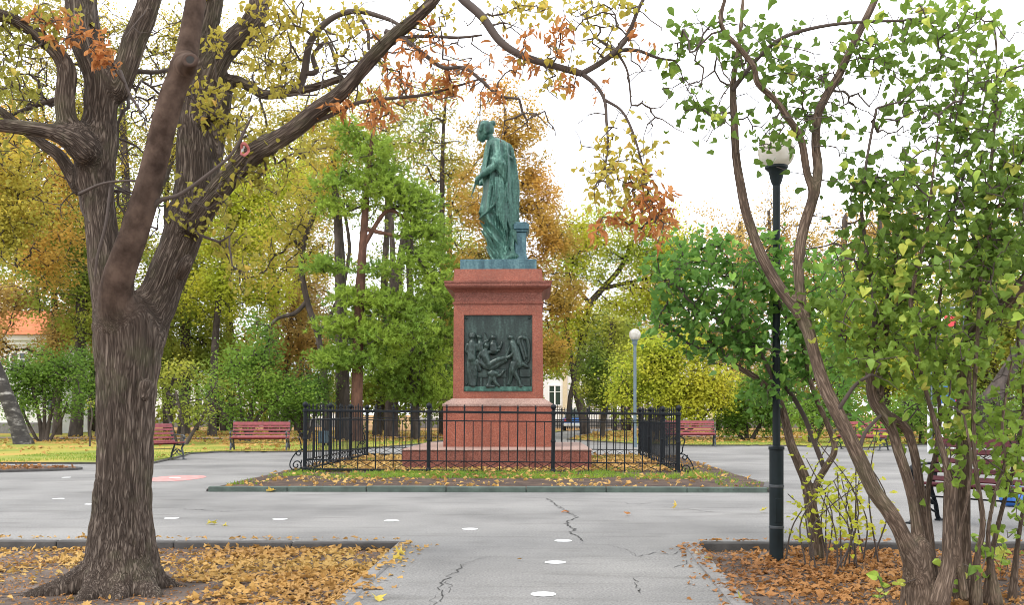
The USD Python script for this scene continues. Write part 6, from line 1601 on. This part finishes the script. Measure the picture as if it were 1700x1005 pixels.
far_tree("shrub", "green many stemmed shrub between birch and dark trunk", "shrub", 43.0, [[(70, 736, 4), (66, 700, 3.4), (56, 650, 2.6), (48, 610, 2)], [(76, 736, 4), (82, 700, 3.4), (92, 650, 2.6), (100, 600, 2)], [(72, 736, 3.6), (74, 690, 3), (72, 630, 2.4)], [(64, 736, 3), (50, 710, 2.6), (36, 680, 2)], [(80, 736, 3), (98, 705, 2.4), (112, 670, 2)]],
         [(75, 630, 65, 45, 80), (50, 670, 45, 35, 44), (110, 650, 50, 50, 56), (96, 596, 40, 26, 30), (20, 640, 44, 44, 56), (60, 612, 36, 24, 30)], "bark_dark", "green", 20, .13, .28, 204, gap=.3)
far_tree("shrub", "green shrub left of the big trunk, in front of the dark trunk", "shrub", 47.0, [[(150, 732, 3), (148, 700, 2.6), (150, 660, 2)], [(158, 732, 3), (166, 690, 2.4), (172, 650, 2)]],
         [(150, 640, 40, 50, 60), (180, 610, 40, 60, 40), (140, 600, 40, 30, 24)], "bark_dark", "dullgreen", 20, .14, .3, 205, gap=.3)
far_tree("sapling", "thin leafless sapling on the lawn just left of the big trunk", "tree", 36.0, [[(149, 744, 1.6), (150, 715, 1.4), (153, 690, 1.2), (150, 670, .8)]], [(151, 672, 8, 10, 6)], "bark_dark", "olive", 3, .08, .08, 206, gap=0, r_tip=.004, step=.2)
far_tree("broadleaf_tree", "tall golden tree filling the gaps between the big trunk's limbs", "tree", 58.0, [[(215, 722, 11), (216, 600, 10), (214, 460, 8.6), (210, 330, 7), (204, 200, 5), (200, 90, 3)], [(214, 420, 5), (260, 330, 4.4), (300, 230, 3.4)], [(212, 380, 5), (150, 300, 4), (110, 200, 3)]],
         [(150, 50, 130, 60, 60), (300, 70, 90, 80, 60), (420, 80, 80, 80, 46), (40, 50, 90, 60, 40), (230, 120, 110, 80, 60), (120, 180, 90, 80, 60), (260, 260, 80, 80, 60), (180, 330, 70, 80, 50), (330, 190, 60, 70, 36), (60, 110, 80, 60, 36), (230, 420, 70, 60, 40), (20, 200, 70, 60, 30)], "bark_dark", "yellow", 20, .16, .42, 207, G_MID)
far_tree("broadleaf_tree", "rusty orange tree low behind the birch and green shrub", "tree", 56.0, [[(95, 725, 8), (96, 640, 7), (92, 540, 5.6), (88, 440, 4)]], [(108, 535, 44, 44, 60), (-12, 550, 36, 60, 60), (30, 485, 70, 36, 60), (84, 590, 40, 30, 36), (125, 500, 50, 50, 50), (140, 560, 50, 40, 36), (60, 440, 60, 36, 36), (110, 430, 60, 50, 30)], "bark_dark", "tan", 22, .16, .42, 208, G_MID)
far_tree("broadleaf_tree", "pale golden tree right of the big trunk under the sloping limb", "tree", 60.0, [[(455, 720, 9), (456, 600, 8), (452, 460, 7), (446, 330, 5), (440, 220, 3)]],
         [(480, 110, 70, 70, 30), (570, 160, 70, 60, 26), (430, 240, 70, 60, 46), (480, 200, 60, 60, 40), (400, 300, 60, 60, 40), (500, 320, 60, 60, 40), (450, 380, 70, 60, 50), (540, 230, 50, 50, 24), (360, 240, 50, 60, 30)], "bark_dark", "yellow", 20, .16, .42, 209, G_MID)
# --- behind the left benches
far_tree("broadleaf_tree", "olive leaved tree with thick trunk behind the half hidden bench", "tree", 55.0, [[(305, 724, 11), (306, 690, 9.5), (307, 640, 9), (308, 560, 8), (310, 480, 7), (316, 400, 5)]],
         [(320, 520, 80, 70, 90), (290, 600, 60, 40, 40), (350, 590, 60, 50, 50), (280, 470, 60, 70, 50), (330, 430, 60, 70, 50)], "bark_dark", "olive", 30, .17, .42, 211, G_MID)
far_tree("broadleaf_tree", "tall yellow green tree just right of the big trunk's fork", "tree", 52.0, [[(352, 726, 8), (352, 690, 7), (354, 640, 6.5), (358, 560, 6), (366, 470, 5), (380, 380, 4)]],
         [(400, 400, 90, 80, 110), (440, 330, 80, 70, 60), (360, 480, 70, 60, 60), (430, 480, 70, 60, 60), (480, 290, 60, 50, 26), (370, 330, 60, 60, 34)], "bark_dark", "yellowgreen", 30, .16, .42, 212, G_MID)
far_tree("shrub", "shrub with dark crossing stems behind the half hidden bench", "shrub", 38.0, [[(300, 746, 4), (304, 715, 3.4), (298, 680, 2.6), (292, 650, 2)], [(304, 746, 4), (318, 722, 3), (332, 700, 2.6), (344, 680, 2)], [(296, 746, 3), (286, 712, 2.6), (276, 680, 2)]],
         [(300, 640, 50, 40, 50), (350, 650, 40, 35, 30), (270, 650, 30, 40, 22), (320, 690, 40, 24, 16)], "bark_dark", "olive", 16, .12, .24, 213, gap=.34)
far_tree("shrub", "bright green shrub with leaning stems right behind the left bench", "shrub", 42.0, [[(410, 738, 5.5), (414, 700, 4.6), (420, 670, 4), (432, 630, 3), (440, 590, 2.4)], [(404, 738, 4), (386, 705, 3.4), (366, 680, 3), (350, 640, 2)], [(412, 730, 4), (430, 690, 3.2), (452, 670, 2.8), (480, 650, 2)], [(408, 720, 3), (400, 680, 2.6), (396, 620, 2)]],
         [(420, 600, 55, 50, 90), (390, 640, 60, 40, 60), (460, 650, 50, 40, 60), (420, 555, 40, 30, 36), (500, 660, 36, 30, 34), (400, 690, 40, 24, 20)], "bark_dark", "green", 22, .13, .28, 214, gap=.3)
far_tree("shrub", "dull green shrub at the left end of the fence", "shrub", 44.0, [[(505, 735, 3), (502, 700, 2.6), (498, 660, 2)], [(510, 735, 3), (520, 700, 2.4), (530, 660, 2)], [(507, 735, 3), (490, 705, 2.2), (478, 680, 1.8)]],
         [(500, 660, 40, 36, 56), (530, 640, 36, 40, 40), (475, 690, 36, 24, 26)], "bark_dark", "dullgreen", 20, .13, .28, 215, gap=.3)
far_tree("broadleaf_tree", "tan brown thin leaved tree left of the pines", "tree", 58.0, [[(470, 722, 6), (474, 640, 5), (480, 560, 4.4), (490, 480, 3.6), (505, 400, 2.6)]],
         [(500, 500, 60, 70, 90), (520, 580, 50, 50, 50), (470, 560, 50, 50, 40), (520, 420, 50, 60, 40), (460, 620, 40, 40, 24)], "bark_dark", "tan", 26, .15, .42, 216, G_MID, gap=.38)
far_tree("broadleaf_tree", "tree with crooked dark limbs and thin yellow leaves between big trunk and pines", "tree", 47.0, [[(545, 730, 6), (540, 640, 5.4), (528, 560, 5), (510, 500, 5), (500, 440, 4.6), (512, 380, 4), (540, 320, 3.4), (555, 260, 2.6)]],
         [(540, 300, 70, 70, 36), (490, 380, 60, 60, 36), (560, 210, 60, 60, 22), (440, 440, 60, 60, 26), (520, 440, 50, 50, 20)], "bark_dark", "yellow", 18, .14, .36, 217, G_MID, limbs=[[(510, 500, 4), (490, 520, 3.6), (460, 530, 3), (430, 560, 2.4)], [(528, 560, 4), (560, 500, 3.4), (580, 420, 3), (570, 340, 2.4)], [(540, 640, 4), (520, 650, 3.4), (500, 668, 3), (480, 672, 2.2)]], gap=.38)
# --- pines and trunks by them
pine("pine with reddish trunk and layered light green needles left of the pedestal", 43.0, [[(592, 736, 10.5), (592, 690, 10), (593, 640, 9.4), (595, 560, 8.6), (598, 480, 8), (603, 400, 6.6), (608, 330, 5.4), (614, 260, 4), (622, 205, 2.6)], [(603, 410, 4), (640, 352, 3.4), (670, 360, 2.6), (690, 372, 2)], [(604, 380, 4), (640, 388, 3.2), (680, 396, 2.4)]],
     [(610, 245, 50, 26, 46), (575, 300, 60, 22, 50), (650, 320, 60, 26, 64), (690, 335, 40, 30, 50), (700, 380, 44, 26, 54), (640, 290, 40, 24, 36), (560, 345, 50, 18, 26), (600, 495, 70, 18, 60), (650, 510, 60, 20, 56), (575, 540, 60, 16, 44), (640, 560, 70, 20, 70), (560, 595, 50, 18, 46), (600, 600, 60, 18, 50), (690, 430, 40, 24, 40), (720, 470, 36, 24, 40), (690, 540, 44, 22, 44), (540, 440, 40, 18, 26), (620, 450, 60, 14, 20), (590, 215, 30, 20, 16)],
     221, "bark_pine", [(640, 410, .3), (560, 420, -.3), (640, 450, .5), (560, 460, .4), (650, 470, -.4), (545, 400, .2)])
pine("darker pine standing behind, right of the reddish pine trunk", 47.0, [[(690, 732, 8), (688, 660, 7.4), (684, 560, 6.6), (680, 460, 5.4), (676, 380, 4), (672, 320, 3)]],
     [(700, 590, 50, 26, 60), (720, 640, 40, 26, 50), (680, 620, 50, 22, 50), (730, 560, 36, 26, 44), (700, 510, 40, 22, 44), (720, 420, 40, 30, 44), (660, 650, 44, 20, 40), (640, 620, 40, 20, 30), (740, 500, 26, 40, 34), (700, 665, 40, 14, 20)], 222, "bark_dark")
far_tree("broadleaf_tree", "thick dark trunk left beside the reddish pine trunk", "tree", 45.0, [[(569, 735, 13), (569, 690, 12), (568, 600, 11), (566, 500, 10), (563, 400, 8), (558, 330, 6), (548, 270, 4)]],
         [(560, 260, 60, 60, 40), (600, 200, 60, 50, 26), (530, 330, 50, 50, 26), (640, 180, 50, 50, 20)], "bark_dark", "yellow", 18, .14, .38, 223, G_MID, gap=.38)
far_tree("broadleaf_tree", "slim dark trunk between the pines, crown of yellowing leaves", "tree", 52.0, [[(626, 726, 9), (630, 680, 8), (640, 620, 7.4), (650, 540, 6.4), (652, 440, 5), (650, 340, 3.4), (655, 260, 2.4)]],
         [(650, 640, 70, 40, 60), (610, 650, 50, 30, 34), (700, 650, 50, 40, 44), (660, 240, 60, 60, 30), (680, 590, 60, 40, 30)], "bark_dark", "olive", 24, .15, .42, 224, G_MID)
far_tree("broadleaf_tree", "broad dark trunk behind the left half of the fence", "tree", 50.0, [[(650, 728, 13), (650, 700, 11.5), (651, 650, 11), (654, 560, 9), (660, 470, 7), (672, 380, 5)]],
         [(640, 560, 80, 50, 50), (720, 600, 50, 50, 40), (590, 560, 60, 50, 40)], "bark_dark", "dullgreen", 26, .16, .42, 225, G_MID)
far_tree("broadleaf_tree", "tall slender tree with sparse golden leaves rising left of the statue", "tree", 54.0, [[(735, 725, 7), (736, 620, 6.4), (735, 500, 5.6), (734, 400, 4.8), (734, 300, 4), (736, 220, 3), (742, 140, 2)]],
         [(720, 220, 50, 90, 46), (690, 260, 50, 70, 26), (740, 150, 40, 60, 20), (760, 280, 40, 70, 30), (680, 170, 50, 60, 20), (775, 350, 30, 60, 34), (770, 440, 30, 60, 34), (730, 520, 40, 60, 24)], "bark_dark", "yellow", 18, .15, .40, 226, G_MID, gap=.36)
# --- behind and right of the statue
far_tree("linden_tree", "dense rusty brown tree directly behind the statue", "tree", 50.0, [[(852, 727, 13), (850, 640, 12), (848, 540, 11), (846, 440, 9), (844, 340, 7), (842, 240, 4), (838, 180, 2.4)]],
         [(880, 300, 46, 60, 70), (900, 370, 50, 50, 80), (920, 430, 40, 50, 70), (800, 330, 50, 80, 70), (790, 440, 50, 80, 90), (850, 240, 60, 50, 50), (930, 490, 44, 40, 60), (830, 420, 70, 60, 60), (920, 560, 40, 60, 60), (880, 200, 40, 36, 16), (810, 210, 50, 50, 24), (760, 520, 20, 60, 34), (840, 165, 40, 40, 14)], "bark_dark", "brown", 30, .15, .36, 231, gap=.45, density=1.25)
far_tree("broadleaf_tree", "yellow green tree with a leaning forked trunk right of the pedestal", "tree", 60.0, [[(972, 722, 9), (968, 690, 8), (960, 660, 7.4), (955, 636, 7), (964, 590, 6.4), (972, 540, 6), (980, 505, 6), (1000, 480, 5), (1030, 445, 4), (1050, 400, 3)], [(955, 640, 5), (948, 600, 4.6), (940, 540, 4), (946, 490, 3.4), (940, 440, 2.6)], [(944, 700, 4.4), (947, 660, 4.4), (953, 636, 4.6)]],
         [(960, 440, 60, 46, 70), (1000, 400, 60, 40, 36), (1060, 430, 60, 46, 50), (1020, 520, 70, 50, 60), (960, 540, 50, 50, 60), (1080, 500, 60, 50, 50), (1100, 410, 50, 46, 30), (920, 590, 30, 40, 40), (1040, 570, 50, 40, 40), (1120, 470, 40, 50, 30), (1010, 360, 60, 40, 26), (950, 380, 50, 40, 30), (1080, 380, 60, 40, 26), (1140, 430, 50, 50, 30)], "bark_dark", "yellowgreen", 26, .17, .45, 232, G_MID, limbs=[[(980, 505, 4), (960, 480, 3.4), (950, 450, 2.6)], [(1000, 480, 4), (1040, 470, 3), (1090, 460, 2.2)]], gap=.36)
far_tree("broadleaf_tree", "orange and green leaved small tree left of the slim lamp post", "tree", 50.0, [[(1000, 728, 5), (1002, 690, 4.4), (1006, 640, 4), (1012, 580, 3), (1016, 530, 2.4)]],
         [(1000, 600, 46, 40, 70), (1020, 650, 40, 36, 50), (985, 640, 30, 40, 40), (1010, 550, 40, 30, 40)], "bark_dark", "olive", 26, .14, .32, 233, G_MID, gap=.32)
far_tree("shrub", "broad yellow green shrub mass behind the right bench", "shrub", 44.0, [[(1090, 735, 4), (1092, 700, 3.4), (1096, 650, 3), (1100, 600, 2.4)], [(1100, 735, 4), (1120, 700, 3.2), (1140, 650, 2.6), (1150, 610, 2)], [(1080, 735, 4), (1066, 700, 3.2), (1050, 650, 2.6)], [(1110, 735, 3.4), (1150, 710, 2.8), (1180, 680, 2)]],
         [(1060, 640, 46, 46, 90), (1110, 620, 60, 44, 120), (1160, 640, 46, 50, 90), (1120, 670, 70, 30, 80), (1080, 585, 46, 34, 60), (1150, 585, 46, 36, 60), (1195, 650, 30, 40, 40)], "bark_dark", "yellowgreen", 24, .15, .30, 234, gap=.28)
far_tree("shrub", "rounded green shrub right of the right bench", "shrub", 45.0, [[(1240, 734, 4), (1238, 705, 3.4), (1230, 680, 2.6)], [(1246, 734, 4), (1262, 705, 3), (1272, 680, 2.4)], [(1236, 734, 3), (1220, 712, 2.6), (1208, 690, 2)]],
         [(1240, 675, 40, 36, 80), (1215, 700, 30, 24, 44), (1270, 690, 34, 34, 60), (1250, 640, 36, 26, 36), (1300, 680, 30, 40, 40)], "bark_dark", "green", 24, .13, .26, 235, gap=.26)
far_tree("shrub", "green shrub behind the small lilac's stem", "shrub", 41.0, [[(1345, 737, 3.6), (1344, 705, 3), (1338, 670, 2.4)], [(1352, 737, 3.6), (1366, 705, 2.8), (1380, 670, 2)]],
         [(1345, 680, 40, 44, 70), (1385, 660, 40, 50, 70), (1320, 650, 40, 40, 40), (1400, 700, 34, 30, 40), (1375, 610, 40, 36, 36)], "bark_dark", "green", 22, .13, .28, 236, gap=.28)
far_tree("broadleaf_tree", "thin brown leaved tree between lamp globe and lilac stems", "tree", 62.0, [[(1290, 720, 6), (1288, 620, 5.4), (1284, 520, 4.6), (1280, 430, 3.6), (1276, 350, 2.4)]],
         [(1260, 400, 60, 50, 40), (1310, 390, 60, 60, 44), (1220, 440, 50, 40, 24), (1300, 470, 60, 50, 40), (1350, 440, 50, 60, 34), (1280, 330, 40, 40, 12)], "bark_dark", "tan", 16, .15, .45, 237, G_MID, gap=.34)
far_tree("broadleaf_tree", "yellow green tree behind the upper lilac leaves", "tree", 50.0, [[(1470, 728, 9), (1470, 640, 8), (1468, 540, 7), (1464, 440, 5), (1460, 360, 3)]],
         [(1440, 600, 70, 60, 90), (1500, 560, 80, 60, 90), (1420, 500, 70, 60, 60), (1520, 640, 70, 50, 80), (1480, 450, 70, 50, 40), (1380, 560, 60, 60, 50)], "bark_dark", "yellowgreen", 28, .16, .42, 238, G_MID, gap=.32)
far_tree("broadleaf_tree", "golden tree at the right edge beyond the near bench", "tree", 47.0, [[(1640, 730, 10), (1642, 640, 9), (1646, 540, 8), (1652, 440, 6), (1660, 360, 3)]],
         [(1600, 600, 70, 60, 90), (1670, 560, 80, 70, 90), (1620, 500, 70, 50, 60), (1700, 640, 60, 60, 70), (1580, 660, 60, 40, 60), (1660, 450, 70, 60, 40), (1740, 520, 70, 90, 60)], "bark_dark", "olive", 28, .16, .42, 239, G_MID, gap=.32)
far_tree("shrub", "green shrub beyond the playground frame", "shrub", 40.0, [[(1530, 738, 4), (1528, 705, 3), (1520, 670, 2.4)], [(1540, 738, 4), (1556, 705, 3), (1570, 670, 2.2)]],
         [(1525, 690, 50, 36, 90), (1480, 700, 36, 30, 50), (1610, 690, 60, 36, 80), (1560, 650, 50, 30, 40), (1690, 690, 50, 40, 60)], "bark_dark", "green", 22, .13, .28, 240, gap=.28)
far_tree("broadleaf_tree", "pale brown trunk with a broken fork behind the near bench", "tree", 40.0, [[(1633, 740, 24), (1632, 725, 21), (1632, 710, 20), (1634, 690, 20), (1646, 665, 19), (1660, 640, 14), (1690, 590, 12), (1730, 500, 10), (1770, 380, 8)], [(1634, 690, 14), (1622, 668, 12), (1616, 655, 8)]],
         [(1760, 350, 80, 110, 50), (1720, 230, 80, 100, 40), (1690, 420, 60, 60, 26)], "bark_lilac" if False else "bark_dark", "dullgreen", 22, .15, .4, 241, G_MID, gap=.38)
# --- the wood at the back of the park: tall trees repeated
G_BACK = "tall trees of the wood at the back of the park"
def back_tree(label, px, D, top, half, leaf, seed, n):
    h = HY - (HY - top)
    bl = []
    r = np.random.default_rng(seed)
    for k in range(9):
        y = top + 60 + (690 - top - 110) * k / 8.0
        bl.append((px + r.normal() * half * .3, y, half * (.55 + .5 * math.sin(PI * (k + 1.2) / 9.5)) * r.uniform(.8, 1.2), 50 * r.uniform(.8, 1.3), n))
    return far_tree("forest_tree", label, "tree", D, [[(px, 717, 8), (px + 4, 600, 7), (px - 2, 480, 6), (px + 3, 360, 4.4), (px, top + 70, 2.4)]], bl, "bark_dark", leaf, 22, .22, .5, seed, G_BACK, gap=.40)
protos = [back_tree("tall olive back row tree seen left of the big trunk, above the green shrub", 60, 66.0, 100, 105, "olive", 271, 26), back_tree("tall golden back row tree right of the big trunk, above the left bench", 380, 68.0, 90, 100, "yellow", 272, 24),
          back_tree("low tan back row tree seen between the lilac stems, left half", 1400, 67.0, 315, 105, "tan", 273, 22), back_tree("tall olive back row tree behind the two pines", 640, 70.0, 200, 95, "olive", 274, 22)]
for k, px, D_, rz, lab in [(1, -40, 68, 40, "tall golden back row tree at the picture's left edge, behind the birch"), (0, 180, 69, 120, "tall olive back row tree directly behind the big trunk"), (3, 280, 66, 200, "olive back row tree just right of the big trunk, behind the half hidden bench"),
                           (0, 500, 72, 260, "tall olive back row tree above the left corner of the iron fence"), (1, 150, 74, 310, "golden back row tree showing left of the big trunk beside the orange roof"), (2, 1230, 70, 90, "low tan back row tree behind the rounded green shrub and right bench"),
                           (2, 1520, 66, 170, "low tan back row tree behind the playground frame"), (2, 1640, 69, 250, "low tan back row tree behind the near maroon bench"), (2, 1100, 74, 300, "low tan back row tree right of the slim grey lamp post"),
                           (0, -140, 70, 80, "olive back row tree beyond the left edge of the picture"), (2, 1760, 68, 130, "low tan back row tree beyond the right edge of the picture"), (3, 745, 75, 50, "olive back row tree just left of the pedestal, behind the darker pine")]:
    q = P(px, 717, D_); copy_of(protos[k], "forest_tree", lab, (q[0], q[1], 0), rz, "tree", G_BACK)
# --- trees out of the picture on both sides, and the wood behind
far_tree("broadleaf_tree", "golden crowned tree standing left outside the picture's edge", "tree", 44.0, [[(-240, 736, 12), (-236, 600, 10), (-230, 460, 8), (-226, 340, 5)]], [(-230, 380, 130, 140, 120), (-200, 520, 100, 80, 60)], "bark_dark", "yellow", 22, .18, .5, 251, G_MID)
r = np.random.default_rng(260)
n = 90000
xx = r.uniform(-60, 62, n)
top = 5.2 + 3.4 * meshkit.fbm(np.column_stack([xx * .16, 0 * xx, 0 * xx]), 3, 5) * 1.6
zz_ = r.random(n) ** .8 * top
yy = 70 + 7 * r.random(n)
pos = np.column_stack([xx, yy, zz_])
dn = meshkit.fbm(pos * np.array([.3, .2, .42]), 4, 8)
gapw = ((xx > 2.4) & (xx < 6.4) & (zz_ < 3.8)) | ((xx < -33.5) & (xx > -36.5) & (zz_ > 3.5) & (zz_ < 9))
pos = pos[(dn > .47) & ~gapw & (zz_ > .4)]
ax = r.normal(size=pos.shape)
w = thing("distant_thicket", kind="stuff")
part(w, "foliage", leaves("diamond", pos, ax, .34 * r.uniform(.6, 1.3, len(pos)), r, curl=.3), LM["olive"], kind="stuff")
tr = []
for k in range(60):
    x = r.uniform(-58, 60); y = r.uniform(66, 78)
    if 2.0 < x * 70 / y < 6.4: continue
    tr.append(tube([(x, y, -.1), (x + r.normal() * .3, y, 3), (x + r.normal() * .8, y, 7)], [.2, .15, .08], 7))
part(w, "trunks", cat_mesh(tr), M["bark_dark"], smooth=True, kind="stuff")
